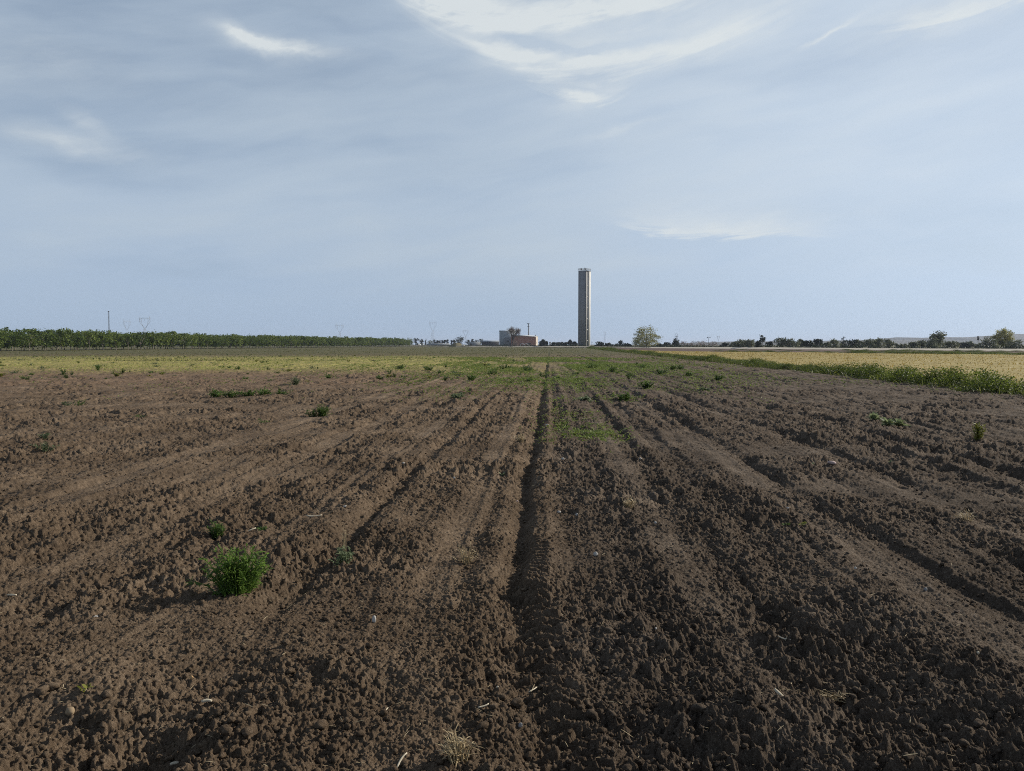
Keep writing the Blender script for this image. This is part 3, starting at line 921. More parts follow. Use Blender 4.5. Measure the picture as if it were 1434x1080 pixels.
def pole(name, px, ptop, y, label, top=None, r=.12, lean=0.0, mat=dark_steel, cat="pole"):
    p = wpt(px, ptop, y); o = empty(name, (p.x, y, 0), 0); tag(o, label, cat); o.rotation_euler = (0, lean, 0)
    m = MB(); m.tube([(0, 0, -.3), (0, 0, p.z)], [r * 1.2, r * .8], 6); m.build("post", mat, o)
    if top:
        m = MB()
        for b in top: m.box(b[0], b[1], -.1, .1, p.z + b[2], p.z + b[3])
        m.build("head", mat, o)
    return o
pole("sign_pole", 947.3, 470, 470, "pole with an open square frame on top above the small dark tree", [(-.9, .9, 0.9, 1.05), (-.9, -.75, -1.9, .9), (.75, .9, -1.9, .9), (-.9, .9, -2.05, -1.9), (-.9, .9, -.6, -.45)])
pole("lamp_post", 992.5, 472.3, 430, "thin pole with a short crossbar above the right part of the bare scrub", [(-1.0, 1.0, 0, .16), (-1.0, -.6, -.5, 0), (.5, .9, -.4, 0)], .10)
pole("panel_pole", 1369.8, 474.0, 300, "pole with a small dark panel on top left of the pale willow", [(-.30, .34, -.75, .9)], .06)
pole("leaning_pole", 773.6, 477.8, 520, "thin dark leaning pole among the low trees left of the tower", None, .09, 0.45)
pole("goal_post", 758.5, 475.5, 650, "left one of two thin pale posts right of the brick barn", [(-.12, .3, -.1, .1)], .07, 0, steel)
pole("goal_post", 763.5, 475.0, 650, "right one of two thin pale posts right of the brick barn", [(-.3, .12, -.1, .1)], .07, 0, steel)
pole("marker_post", 1426.3, 485.2, 243, "short white post beside the far road under the pale willow's right side", [(-.16, .16, -.3, .12)], .13, 0, white_roof, "post")
pole("marker_post", 829.0, 479.0, 440, "short grey post close by the foot of the tower", [(-.3, .3, -.3, .1)], .16, 0, steel, "post")
pole("white_post", 1208.6, 486.2, 262, "thin white post in front of the olive trees in the middle of their row", None, .10, 0, white_roof, "post")

# ------------------------------------------------------------------ trees
M_ORCH = leaf_mat("orchard_leaves", (0.045, 0.080, 0.016), (0.19, 0.24, 0.055), (0.28, 0.30, 0.09), 0.42, 0.9)
M_DARK = leaf_mat("dark_leaves", (0.016, 0.026, 0.015), (0.045, 0.062, 0.032), None, 0.2, 0.5)
M_OLIVE = leaf_mat("olive_leaves", (0.09, 0.106, 0.06), (0.21, 0.22, 0.135), None, 0.25, 0.5)
M_WILLOW = leaf_mat("pale_leaves", (0.15, 0.155, 0.055), (0.36, 0.34, 0.13), None, 0.45, 0.6)
M_TWIG = leaf_mat("bare_twigs", (0.17, 0.12, 0.10), (0.30, 0.23, 0.19), None, 0.1, 0.4)
M_CONI = leaf_mat("conifer_leaves", (0.018, 0.030, 0.018), (0.045, 0.060, 0.035), None, 0.15, 0.5)

orch = [tree_meshes("orchard_tree", 4.9 + rng.uniform(-.3, .3), 5.3, 0.9, 46, 26, .23, M_ORCH, PALE_BARK, .11, 'vase', 0.1, .15) for _ in range(6)]
tall = tree_meshes("orchard_tree", 6.4, 5.0, 0.95, 40, 26, .17, M_ORCH, BARK, .14, 'round', 0.1, .17)
A_ = np.array([(0 - CX) / F * 182, 182.0]); B_ = np.array([(574 - CX) / F * 585, 585.0])
dirv = (B_ - A_); L_ = np.linalg.norm(dirv); dirv /= L_; nrmv = np.array([-dirv[1], dirv[0]])
cnt = 0
for row in range(4):
    s_ = -14.0
    while s_ < L_:
        pt = A_ + dirv * (s_ + rng.uniform(-.5, .5)) + nrmv * (row * 6.0 + rng.uniform(-.4, .4)); s_ += 5.9
        if row == 3 and s_ > 260: break
        ppx = CX + pt[0] / pt[1] * F
        if ppx < -28: continue
        is_tall = row == 0 and abs(ppx - 100) < 2.6
        lab = ("orchard tree in the front row facing the field, leafy and low-branched" if row == 0 else
               "orchard tree in the rows behind the front row, mostly hidden by it")
        if is_tall: lab = "tallest orchard tree, its top poking above the even line of the front row"
        sc = rng.uniform(.9, 1.1)
        place_tree("orchard_tree", tall if is_tall else orch[int(rng.integers(6))], (pt[0], pt[1], 0), lab,
                   "orchard trees in rows along the left of the field", sc, sc * rng.uniform(.93, 1.08) * (1 + max(0, s_) / L_ * 0.10))
        cnt += 1
print("orchard", cnt)


def ftree(name, px, pw, ptop, y, label, mat, shape='round', clumps=26, per=16, leaf=.28, trunk=.18, bark=BARK, group=None, gap=0.1, clump_r=.2, up=.3):
    p = wpt(px, ptop, y); H = p.z; W = pw / F * y
    ms = tree_meshes(name, H, W, max(.3, H * trunk), clumps, per, leaf, mat, bark, .03 * H, shape, gap, clump_r, up)
    return place_tree(name, ms, (p.x, y, 0), label, group, 1.0, rz=0.0)

# beyond and at the end of the orchard
for px, w_, tp, lab in ((161, 12, 468.5, "dark far tree peeping over the orchard just right of the slim mast"), (173, 12, 470, "dark far tree peeping over the orchard below the faint narrow pylon"),
                        (196, 15, 468.3, "dark far tree peeping over the orchard at the foot of the ring-headed pylon"), (240, 11, 468.0, "far blue-dark tree crown at the left end of the far line over the orchard"),
                        (252, 13, 469.0, "broad far blue-dark tree crown near the left end of the far line over the orchard"), (265, 13, 469.4, "far blue-dark tree crown in the middle of the far line over the orchard"),
                        (275, 10, 469.3, "narrow far blue-dark tree crown right of the middle of the far line over the orchard"), (290, 14, 470.2, "far blue-dark tree crown at the right end of the far line over the orchard")):
    ftree("far_tree", px, w_, tp, 900, lab, M_DARK, leaf=.7, clumps=20, per=14, group="far trees showing over the orchard")
ftree("broad_tree", 573, 9, 473.0, 640, "green tree rising above the right end of the orchard", M_ORCH, leaf=.3, clumps=30)
ftree("dark_tree", 582.5, 6.5, 473.4, 800, "dark rounded tree right behind the white cottage", M_DARK, leaf=.45, clumps=26, per=18)
ftree("dark_tree", 590.5, 5, 475.5, 900, "small dark tree between the cottage and the slim cypress", M_DARK, leaf=.5)
ftree("cypress", 596, 2.2, 473.9, 880, "single slim dark cypress right of the cottage", M_CONI, 'column', 22, 16, .4, .08, clump_r=.3)
ftree("grey_tree", 602, 6, 477.2, 930, "low grey-blue tree between the slim cypress and the tree row", M_OLIVE, leaf=.5)
ftree("dark_tree", 608.6, 5.5, 474.0, 900, "tallest blunt tree at the left end of the slim tree row", M_CONI, 'column', 26, 16, .45, .15, clump_r=.3)
for px, w_, tp, lab in ((613, 2.8, 476.3, "first slim tree after the blunt tree in the row"), (616.2, 2.6, 476.1, "second slim tree after the blunt tree in the row"), (619.3, 2.6, 476.4, "third slim tree after the blunt tree in the row"),
                        (622.6, 2.6, 475.6, "fourth slim tree after the blunt tree in the row"), (626.6, 2.6, 475.8, "slim tree just left of the tall narrow poplar in the row"), (632.4, 2.2, 474.3, "tall narrow poplar near the right end of the row"),
                        (636.0, 3.0, 475.9, "small slim tree touching the left of the round dark tree")):
    ftree("poplar", px, w_, tp, 900, lab, M_CONI, 'column', 22, 18, .6, .12, clump_r=.3, group="row of slim trees on the horizon")
ftree("round_tree", 643.8, 10, 471.8, 800, "round dark tree standing over the grassy mound", M_DARK, 'round', 46, 22, .42, .18, clump_r=.17)
for px, w_, tp, lab in ((655.5, 6, 476.3, "low dark tree between the round tree and the far pale shed"), (661.5, 3, 474.9, "slim dark tree before the pale shed"), (666.5, 5, 476, "small dark tree over the pale shed's roof"), (673, 6.5, 474.9, "rounded dark tree at the left end of the curved shed")):
    ftree("dark_tree", px, w_, tp, 850, lab, M_DARK, leaf=.5, clumps=22)


def bare_tree(name, px, pw, ptop, y, label, mat, levels=5, spread=.55, r0=.22, twigs=True, n0=5):
    p = wpt(px, ptop, y); H = p.z; W = pw / F * y
    o = empty(name, (p.x, y, 0)); tag(o, label, "tree")
    m = MB(); tips = []
    def grow(q, d, ln, r, lv):
        e = q + d * ln
        mid = (q + e) / 2 + Vector(rng.normal(0, ln * .05, 3))
        m.tube([q, mid, e], [r, r * .85, r * .65], 5 if lv > 2 else 3, False)
        if lv == 0: tips.append(e); return
        for k in range(n0 if lv == levels else 3):
            nd = (d + Vector(rng.normal(0, spread, 3)) + Vector((0, 0, .18))).normalized()
            grow(e, nd, ln * rng.uniform(.6, .85), r * .6, lv - 1)
    grow(Vector((0, 0, -.1)), Vector((0, 0, 1)), H * .2, r0, levels)
    v = np.concatenate(m.v); k = np.percentile(np.abs(v[:, 0]), 99); kz = v[:, 2].max()
    for a_ in m.v: a_[:, 0] *= W / 2 / k; a_[:, 1] *= W / 2 / k; a_[:, 2] *= H / kz
    m.build("trunk", BARK, o)
    tp = np.array([[t.x * W / 2 / k, t.y * W / 2 / k, t.z * H / kz] for t in tips])
    if twigs:
        n = 6; b = np.repeat(tp, n, 0); d = rdirs(len(b), -.2, 1)
        vv, qq = blades(b, d, rng.uniform(.03, .1, len(b)) * H, .05, .1, 2)
        link("crown", mesh_np("crown", vv, qq, mat), o)
    return o
bare_tree("bare_tree", 718.5, 20, 457.6, 560, "large bare grey tree in front of the warehouse and barn", M_TWIG, 5, .55, .35)
bare_tree("bare_tree", 727.0, 9, 458.5, 590, "thin bare tree whose twigs rise over the left end of the barn roof", M_TWIG, 4, .5, .2)
ftree("scrub_bush", 722, 10, 476.5, 548, "tangled brown scrub at the foot of the bare trees", M_TWIG, 'dome', 34, 20, .22, .05)
for px, w_, tp, lab in ((757.5, 5, 478, "low dark bush at the right corner of the brick barn"), (760.5, 4, 475.8, "dark rounded tree right of the brick barn"), (765, 4, 478.8, "small dark tree beside the narrow pale hut"),
                        (776, 7, 480.0, "low dark spreading tree under the leaning pole"), (784, 9, 479.6, "broad low dark tree halfway between barn and tower"), (791, 7, 479.9, "small blue-dark tree left of the tall one by the tower"),
                        (798.5, 6, 476.8, "tallest dark tree just left of the tower"), (804.5, 7, 478.6, "low dark tree touching the left side of the tower")):
    ftree("dark_tree", px, w_, tp, 520, lab, M_DARK, leaf=.55, clumps=26, per=20, trunk=.08, group="dark trees around the tower")
for px, w_, tp, lab in ((840.5, 13, 477.9, "rounded dark bushy tree just right of the tower"), (853, 11, 480.5, "low dark shrub between the two bushy trees right of the tower"), (868.5, 14, 478.0, "broad dark bushy tree left of the pale willow"), (880, 9, 481.0, "low dark shrub at the left foot of the pale willow"),
                        (934.5, 13, 479.2, "dark spreading bush at the right foot of the pale willow"), (924, 9, 481.5, "low dark shrub under the right side of the pale willow"), (946.5, 9, 474.3, "small dark tree below the square frame pole"), (1015.5, 14, 480.0, "dark rounded bush right of the bare scrub")):
    ftree("dark_bush", px, w_, tp, 400, lab, M_DARK, 'dome', 38, 24, .36, .06, group="dark bushes beyond the road")
ftree("willow", 905.5, 43, 456.8, 405, "wide pale yellow-green willow standing alone right of the tower", M_WILLOW, 'dome', 230, 26, .27, .04, BARK, gap=.1, clump_r=.10, up=.1)
for k, (px, w_, tp, lab) in enumerate(((957, 16, 478, "pinkish bare scrub at the left end of the thicket"), (970, 18, 477, "pinkish bare scrub left of the thicket's middle"), (984, 17, 476.5, "tallest pinkish bare scrub in the thicket"), (998, 17, 478, "pinkish bare scrub at the right end of the thicket"))):
    ftree("bare_scrub", px, w_, tp, 402, lab, M_TWIG, 'dome', 50, 26, .13, .06, group="pinkish bare scrub thicket beyond the road", up=0.0)

OT = [(1030, 12, 478.2, "small grey tree right of the dark rounded bush"), (1038, 12, 476.6, "grey-green tree halfway to the tall lollipop-shaped tree"), (1048, 14, 476.2, "broad grey-green tree left of the lollipop-shaped tree"), (1062, 7, 478, "low shrub under the lollipop-shaped tree's left side"),
      (1078, 6, 478.0, "small thin tree right of the lollipop-shaped tree"), (1094, 15, 473.6, "grey-brown tree at the left end of the olive row"), (1109, 17, 475.0, "wide green olive tree second in its row"), (1120.5, 6, 475.8, "narrow small olive tree third in its row"),
      (1131, 14, 477.0, "low grey olive tree fourth in its row"), (1144, 15, 475.6, "grey olive tree in the middle of its row"), (1157, 10, 480.0, "very low dark shrub right of the middle of the olive row"), (1168, 13, 476.3, "pale grey olive tree left of the spired conifer"),
      (1194, 16, 475.8, "broad olive tree right of the spired conifer"), (1204, 9, 477.5, "small olive tree behind the thin white post"), (1217, 14, 475.0, "olive tree right of the thin white post"), (1230, 15, 475.2, "olive tree with a grey trunk left of the paired olives"),
      (1244, 14, 476.2, "right one of the paired olives at the row's right end"), (1262, 14, 482, "low dark shrub at the right end of the olive row"), (1280, 10, 479.4, "small dark tree left of the small olive clump"), (1291, 11, 477.6, "small olive clump left of the big round tree"), (1332, 16, 477.0, "dark wide bush right of the big round tree"),
      (1348, 10, 480.5, "low bush between the wide bush and the panel pole"), (1356, 12, 478.8, "small dark tree left of the panel pole"), (1369, 8, 482.5, "low shrub beneath the panel pole")]
for px, w_, tp, lab in OT:
    ftree("olive_tree", px, w_ * 1.1, tp, 285 + rng.uniform(-12, 25), lab, M_OLIVE if rng.random() < .8 else M_CONI, 'round', 46, 28, .25, .12, group="grey-green trees in the line beyond the far road")
ftree("lollipop_tree", 1067.5, 8.5, 469.6, 300, "dark tall lollipop-shaped tree standing above the line beyond the road", M_CONI, 'round', 36, 22, .2, .42, clump_r=.17)
ftree("conifer", 1181, 12, 469.6, 300, "dark spired conifer rising from the middle of the olive row", M_CONI, 'cone', 44, 20, .2, .08, clump_r=.14)
ftree("round_tree", 1313, 20, 463.0, 270, "big round grey-green tree in front of the hills", M_OLIVE, 'round', 90, 28, .24, .14, clump_r=.13)
ftree("olive_tree", 1306, 20, 474.0, 266, "low bushy tree under the left side of the big round tree", M_OLIVE, 'dome', 60, 26, .22, .1)
ftree("willow", 1405.5, 25, 461.0, 268, "pale yellow-green willow near the right edge before the hills", M_WILLOW, 'round', 170, 26, .21, .14, gap=.1, clump_r=.11, up=.1)
ftree("olive_tree", 1385, 20, 473.2, 262, "dark rounded tree at the left side of the right-hand willow", M_OLIVE, 'dome', 70, 26, .22, .1)
ftree("olive_tree", 1421, 22, 475.5, 260, "dark rounded tree at the right side of the right-hand willow", M_OLIVE, 'dome', 70, 26, .22, .1)


# ------------------------------------------------------------------ hedges
def leaf_band(name, path, width, height, n, leaf, mat, seed=1, zf=None):
    """continuous low hedge: leaves piled along a path"""
    P = np.array(path, float); seg = np.linalg.norm(np.diff(P, axis=0), axis=1); cum = np.concatenate([[0], np.cumsum(seg)])
    s_ = rng.uniform(0, cum[-1], n); x = np.interp(s_, cum, P[:, 0]); y = np.interp(s_, cum, P[:, 1])
    k = 0.55 + 0.75 * np.clip(fbm(s_ * .11, s_ * 0, seed, 4) + .5, 0, 1.2)
    o1 = rng.normal(0, width * .32, n)
    t = rng.uniform(0, 1, n)
    z = height * k * t * np.sqrt(np.maximum(0.05, 1 - (o1 / width) ** 2))
    d = np.gradient(P, axis=0); nx_, ny_ = np.interp(s_, cum, d[:, 1]), -np.interp(s_, cum, d[:, 0])
    ln = np.hypot(nx_, ny_) + 1e-9
    c = np.column_stack([x + nx_ / ln * o1, y + ny_ / ln * o1, z + (0 if zf is None else zf)])
    v, q = leaf_quads(c, leaf * rng.uniform(.6, 1.4, n), .3)
    return link(name, mesh_np(name, v, q, mat))
M_HEDGE = leaf_mat("hedge_leaves", (0.020, 0.034, 0.010), (0.060, 0.085, 0.022), (0.10, 0.12, 0.035), 0.3, 0.8)
yy = np.linspace(60, 900, 120)
tag(leaf_band("hedge", [(road_x(y) + RN[0] * 6.2, y + RN[1] * 6.2) for y in yy], 1.6, 1.25, 26000, .24, M_DARK, 4), "long low dark hedge running along the far side of the pale road", "hedge")
tag(leaf_band("hedge", [(road_x(y) - RN[0] * 7.6, y - RN[1] * 7.6) for y in np.linspace(330, 900, 90)], 1.3, .30, 14000, .15, M_DARK, 6), "thin dark strip of weeds along the field side of the pale road", "hedge")
M_SHRUB = leaf_mat("weed_bush_leaves", (0.034, 0.060, 0.010), (0.17, 0.21, 0.035), (0.36, 0.38, 0.08), 0.48, 2.2)
M_VERGE = leaf_mat("verge_grass", (0.045, 0.065, 0.014), (0.15, 0.165, 0.045), (0.22, 0.20, 0.07), 0.4, 1.5)


def shrub_mesh(W, H, n, leaf, mat, stems=True):
    ncl = 22; cs = rdirs(ncl, 0.0, 1.0) * np.array([W / 2, W / 2, H]) * rng.uniform(.45, 1.0, (ncl, 1))
    c = cs[rng.integers(ncl, size=n)] + rng.normal(0, .13, (n, 3)) * np.array([W, W, H])
    c[:, 2] = np.abs(c[:, 2])
    v, q = leaf_quads(c, leaf * rng.uniform(.6, 1.4, n), .3)
    f = mesh_np("shrub_foliage", v, q, mat)
    m = MB()
    for k in cs[:12]: m.tube([(0, 0, -.1), tuple(k * [.4, .4, .6]), tuple(k)], [.015, .010, .004], 4, False)
    return f, m.mesh("shrub_stem", BARK)
SH = [shrub_mesh(1.5, .74, 2300, .034, M_SHRUB) for _ in range(6)]


def place_shrub(x, y, s, sz, label, group, name="bush"):
    r = empty(name, (x, y, max(-.1, gz(x, y)) - .05), rng.uniform(0, 6.28)); r.scale = (s, s, sz)
    f, st = SH[int(rng.integers(len(SH)))]
    link("foliage", f, r); link("stem", st, r)
    return tag(r, label, "bush", group)
# long weedy hedge between the ploughed field and the stubble
named = {0: "nearest big rounded bush of the long green hedge at the right edge"}
v_ = 20.0; k = 0
while v_ < 330:
    u_ = HEDGE_U + rng.normal(0, .25)
    if v_ > 150: u_ += (v_ - 150) * .012
    hgt = 0.42 + 0.52 * float(np.clip(fbm(np.array([v_ * .13]), np.array([2.0]), 71, 2)[0] + .25, 0, 1))
    if 23.0 < v_ < 26.5: hgt = .75
    x, y = xy_of(u_, v_); s_ = rng.uniform(.8, 1.2) * (1 + v_ / 260)
    lab = "leafy green bush in the long hedge beside the golden field"
    ppx = CX + x / y * F
    if v_ < 36: lab = "large leafy bush near the right end of the hedge beside the golden field"
    place_shrub(x, y, s_, hgt * (1 + v_ / 700), lab, "bushes of the long hedge beside the ploughed field")
    v_ += rng.uniform(.75, 1.25) * (1.0 + v_ / 120); k += 1
print("hedge bushes", k)
# grassy verge under and around it
n = 26000; vv_ = 12 + 320 * rng.random(n) ** 1.6; uu_ = HEDGE_U + .4 + rng.normal(0, .75, n) + np.maximum(0, vv_ - 150) * .012
x, y = xy_of(uu_, vv_); b = np.column_stack([x, y, ground_z(x, y) * 0 - .02])
d = rdirs(n, .45, 1)
sv, sq = blades(b, d, rng.uniform(.2, .5, n) * (1 + vv_ / 300), .03 + vv_ * .0004, .5, 2)
tag(link("verge_grass", mesh_np("verge_grass", sv, sq, M_VERGE)), "grass", None, None, 'stuff'); COL.objects["verge_grass"]['label'] = "green grass growing under the hedge along the field edge"
# dark shrubs between stubble and road on the far right
for k in range(110):
    px = 1000 + k * 4.4 + rng.uniform(-4, 4)
    far = 92 + rng.uniform(-8, 5) if k % 3 else rng.uniform(22, 85)
    # on the line `far` metres short of the road
    y = 60.0
    for _ in range(40):
        x = (px - CX) / F * y; y += (road_x(y) - far - x) * .4 if abs(road_x(y) - far - x) > .05 else 0
        y = max(30, y)
    place_shrub((px - CX) / F * y, y, rng.uniform(1.6, 2.8), rng.uniform(.45, .85) * (0.55 if px < 1180 else 1.0), "dark low bush in the strip between the golden stubble and the far road", "bushes in the strip before the far road")

# ------------------------------------------------------------------ ground cover
M_GOLD = leaf_mat("dry_stubble", (0.29, 0.20, 0.05), (0.54, 0.43, 0.13), (0.62, 0.52, 0.20), 0.3, 0.5)
n = 90000; vv_ = 6 + 200 * rng.random(n) ** 1.5; uu_ = 16.4 + 120 * rng.random(n)
x, y = xy_of(uu_, vv_); ok = gold_inside(x, y); x, y, vv_ = x[ok], y[ok], vv_[ok]
b = np.column_stack([x, y, gold_z(x, y) - .02]); n = len(b)
sv, sq = blades(b, rdirs(n, .5, 1), rng.uniform(.10, .26, n), .025 + vv_ * .0005, .5, 2)
tag(link("stubble", mesh_np("stubble", sv, sq, M_GOLD)), "golden dry stubble covering the field right of the hedge", None, None, 'stuff')

M_DRYG = leaf_mat("dry_grass", (0.22, 0.26, 0.055), (0.46, 0.46, 0.14), (0.56, 0.47, 0.20), 0.35, 0.25)
def band_mask(x, y):
    e = fbm(x * .05, y * .05, 81, 3) * 20; e2 = fbm(x * .35, y * .2, 84, 3)
    return sst(37, 52, y + e) * sst(120, 84, y + e) * sst(12, -12, x + e) * np.clip(e2 * 1.3 + .65, 0, 1)
n = 120000; y = 32 + 95 * rng.random(n) ** 1.3; x = -y * .75 + (y * .75 + 16) * rng.random(n)
ok = rng.random(n) < band_mask(x, y); x, y = x[ok], y[ok]; n = len(x)
b = np.column_stack([x, y, ground_z(x, y) - .01])
sv, sq = blades(b, rdirs(n, .35, 1), rng.uniform(.05, .16, n), .02 + y * .0005, .6, 2)
tag(link("dry_grass", mesh_np("dry_grass", sv, sq, M_DRYG)), "short yellowish dry grass on the strip across the left of the field", None, None, 'stuff')

M_WEED = leaf_mat("weed_leaves", (0.045, 0.085, 0.018), (0.13, 0.205, 0.045), (0.22, 0.28, 0.08), 0.4, 6.0)
M_PALEW = leaf_mat('pale_weed_leaves', (0.16, 0.20, 0.09), (0.34, 0.38, 0.20), (0.55, 0.55, 0.42), 0.35, 9.0)
M_BUSH = leaf_mat('bushy_weed_leaves', (0.08, 0.15, 0.025), (0.26, 0.38, 0.08), (0.42, 0.50, 0.17), 0.5, 8.0)
M_WEED2 = leaf_mat("grey_weed_leaves", (0.09, 0.12, 0.06), (0.19, 0.23, 0.12), (0.30, 0.32, 0.19), 0.35, 6.0)
M_SEED = leaf_mat("seedling_leaves", (0.085, 0.125, 0.025), (0.22, 0.28, 0.065), (0.32, 0.34, 0.11), 0.4, 1.5)
M_YELL = leaf_mat("yellow_weed_leaves", (0.16, 0.18, 0.03), (0.32, 0.31, 0.06), (0.42, 0.38, 0.10), 0.4, 6.0)
STRAW = leaf_mat("straw", (0.33, 0.25, 0.14), (0.55, 0.45, 0.28), (0.65, 0.56, 0.40), 0.2, 9.0)
# seedlings carpet the middle of the field
def carpet(pts, per, sig, hgt, wid):
    C = []
    for (x, y, s_, k) in pts: C.append(np.column_stack([x + rng.normal(0, s_ * 1.15, int(per * k)), y + rng.normal(0, s_ * 2.4, int(per * k))]))
    C = np.concatenate(C); C = C[rng.random(len(C)) < np.clip(fbm(C[:, 0] * 3.0, C[:, 1] * 2.0, 140, 3) * 2 + .55, 0.05, 1)]; b = np.column_stack([C, ground_z(C[:, 0], C[:, 1]) - .004])
    return b
spots = []
for px, py, s_, k in ((790, 592, .28, 1.3), (815, 604, .30, 1.5), (838, 606, .25, 1.2), (800, 580, .4, 1.1), (845, 612, .22, .8), (775, 570, .3, .5), (818, 560, .4, .8), (873, 558, .35, .9), (760, 545, .25, .6), (765, 560, .18, .5), (906, 543, .6, 1.0), (820, 545, .5, .8),
                      (984, 546, .5, .5), (1005, 530, .8, .6), (700, 520, 1.0, .8), (690, 530, .7, .5), (640, 555, .5, .5), (655, 540, .8, .4), (760, 600, .15, .25), (758, 620, .12, .2), (770, 530, .8, 1.2), (790, 522, 1.2, 1.6), (820, 520, 1.2, 1.4), (850, 519, 1.2, 1.0), (880, 525, 1.0, .8), (950, 515, 2.5, .7), (1040, 520, 2.0, .4), (640, 520, 1.4, .5)):
    x, y = gpt(px, py); spots.append((x, y, s_, k))
b = carpet(spots, 330, 0, 0, 0)
n2 = 110000; v2 = 18 + 75 * rng.random(n2) ** 1.1; u2 = rng.normal(0.5, 4.5, n2) + (rng.random(n2) < .3) * rng.normal(0, 12, n2)
x, y = xy_of(u2, v2); ok = (rng.random(n2) < np.clip(fbm(x * .4, y * .12, 88, 3) * 1.8 + .30, 0, 1) * sst(20, 38, v2)) & (u2 < 14)
x, y = x[ok], y[ok]; b = np.vstack([b, np.column_stack([x, y, ground_z(x, y)])])
yb = b[:, 1]; n = len(b)
b3 = np.repeat(b, 4, 0) ; b3[:, :2] += rng.normal(0, .012, (len(b3), 2)); y3 = np.repeat(yb, 4)
sv, sq = blades(b3, rdirs(len(b3), .15, .9), rng.uniform(.025, .075, len(b3)) * (1 + y3 / 45), .010 + y3 * .0006, .5, 2)
tag(link("seedlings", mesh_np("seedlings", sv, sq, M_SEED)), "green weed seedlings carpeting the middle of the ploughed field", None, None, 'stuff')
# far weeds over the back of the field
n = 45000; y = 75 + 330 * rng.random(n) ** 1.8; x = (rng.random(n) * 1.15 - .68) * y
u2, v2 = uv_of(x, y); ok = (u2 < 15) & (rng.random(n) < np.clip(.55 + fbm(x * .06, y * .05, 95, 3), 0.1, 1)) & (x > -130 + (y - 182) * .114) & (x < road_x(y) - 9); x, y = x[ok], y[ok]; n = len(x)
b = np.column_stack([x, y, np.zeros(n) - .01])
sv, sq = blades(b, rdirs(n, .2, 1), rng.uniform(.08, .24, n) * (1 + y / 500), .03 + y * .0007, .5, 2)
M_FARW = leaf_mat("far_weed_leaves", (0.055, 0.066, 0.020), (0.135, 0.14, 0.045), (0.20, 0.18, 0.07), 0.35, 0.2)
tag(link("field_weeds", mesh_np("field_weeds", sv, sq, M_FARW)), "thin weeds over the back of the field", None, None, 'stuff')


# ------------------------------------------------------------------ single weeds of the field
def weed_bush(W, H, nst, mat, leaf=.05, lw=.012, per=16):
    """many leafy stems from one root; leaves narrow and feathery"""
    LB, LD = [], []
    m = MB()
    ph = rng.uniform(0, 6.28, 3)
    for k in range(nst):
        a_ = rng.uniform(0, 6.28); lobe = .72 + .30 * math.sin(2 * a_ + ph[0]) + .22 * math.sin(3 * a_ + ph[1]) + .12 * math.sin(7 * a_ + ph[2]); lobe = max(.62, lobe); out = rng.uniform(.1, 1) ** .7 * lobe
        tip = np.array([math.cos(a_) * W / 2 * out, math.sin(a_) * W / 2 * out, H * (1.0 - .45 * out ** 2) * rng.uniform(.5, 1.12) * (.75 + .3 * lobe)])
        mid = tip * [.62, .62, .58]
        rt = np.array([tip[0] * .35, tip[1] * .35, -.03])
        m.tube([tuple(rt), tuple(mid), tuple(tip)], [.004, .003, .001], 4, False)
        t = rng.uniform(.12, 1, per)
        p = np.where(t[:, None] < .6, rt + (mid - rt) * (t / .6)[:, None], mid + (tip - mid) * ((t - .6) / .4)[:, None])
        LB.append(p); LD.append(rdirs(per, -.2, .9) + (tip / np.linalg.norm(tip)) * .4)
    LB, LD = np.concatenate(LB), np.concatenate(LD)
    v, q = blades(LB, LD, leaf * rng.uniform(.5, 1.3, len(LB)), lw * rng.uniform(.7, 1.3, len(LB)), .5, 3)
    return m.mesh("weed_stem", mat), mesh_np("weed_leaves", v, q, mat)


def weed_rosette(W, H, n, mat, lw=.03):
    a_ = rng.uniform(0, 6.28, n); el = rng.uniform(.15, 1.2, n)
    d = np.column_stack([np.cos(a_) * np.cos(el), np.sin(a_) * np.cos(el), np.sin(el) * (H / (W / 2)) + .15])
    v, q = blades(np.zeros((n, 3)) + rng.normal(0, .008, (n, 3)), d, W / 2 * rng.uniform(.6, 1.15, n), lw * rng.uniform(.7, 1.3, n), .55, 4)
    m = MB(); m.tube([(0, 0, -.05), (0, 0, .02)], [.012, .008], 5)
    return m.mesh("weed_root", STRAW), mesh_np("weed_leaves", v, q, mat)


def put_weed(name, meshes, px, py, label, group=None, s=1.0, dz=-.01, pn=("stem", "leaves"), cat="weed", xy=None):
    x, y = xy if xy else gpt(px, py)
    r = empty(name, (x, y, gz(x, y) + dz), rng.uniform(0, 6.28)); r.scale = (s, s, s)
    link(pn[0], meshes[0], r); link(pn[1], meshes[1], r)
    return tag(r, label, cat, group)
put_weed("weed_plant", weed_bush(.52, .29, 115, M_BUSH, .05, .011, 20), 333, 824, "big bushy bright green weed in the left foreground")
put_weed("weed_plant", weed_bush(.20, .15, 30, M_WEED, .045, .010, 14), 305, 748, "small green weed just above the big bushy weed")
put_weed("weed_plant", weed_bush(.26, .14, 26, M_WEED2, .05, .011, 12), 482, 782, "straggly grey-green weed beside the dark furrow with dry stalks")
w_ = put_weed("weed_stalk", weed_bush(.12, .27, 5, STRAW, .03, .006, 5), 484, 772, "tall thin dry weed stalks standing over the furrow left of centre")
put_weed("weed_plant", weed_bush(.45, .30, 46, M_WEED, .07, .018, 16), 452, 582, "bushy green weed left of centre at the middle of the field")
put_weed("weed_plant", weed_bush(.38, .20, 26, M_WEED, .06, .016, 14), 438, 582, "smaller low weed touching the left of the bushy weed at mid field")
put_weed("weed_plant", weed_bush(.60, .32, 34, M_WEED2, .10, .025, 12), 414, 538, "dark spiky weed on a dark soil clump at the front of the grass strip")
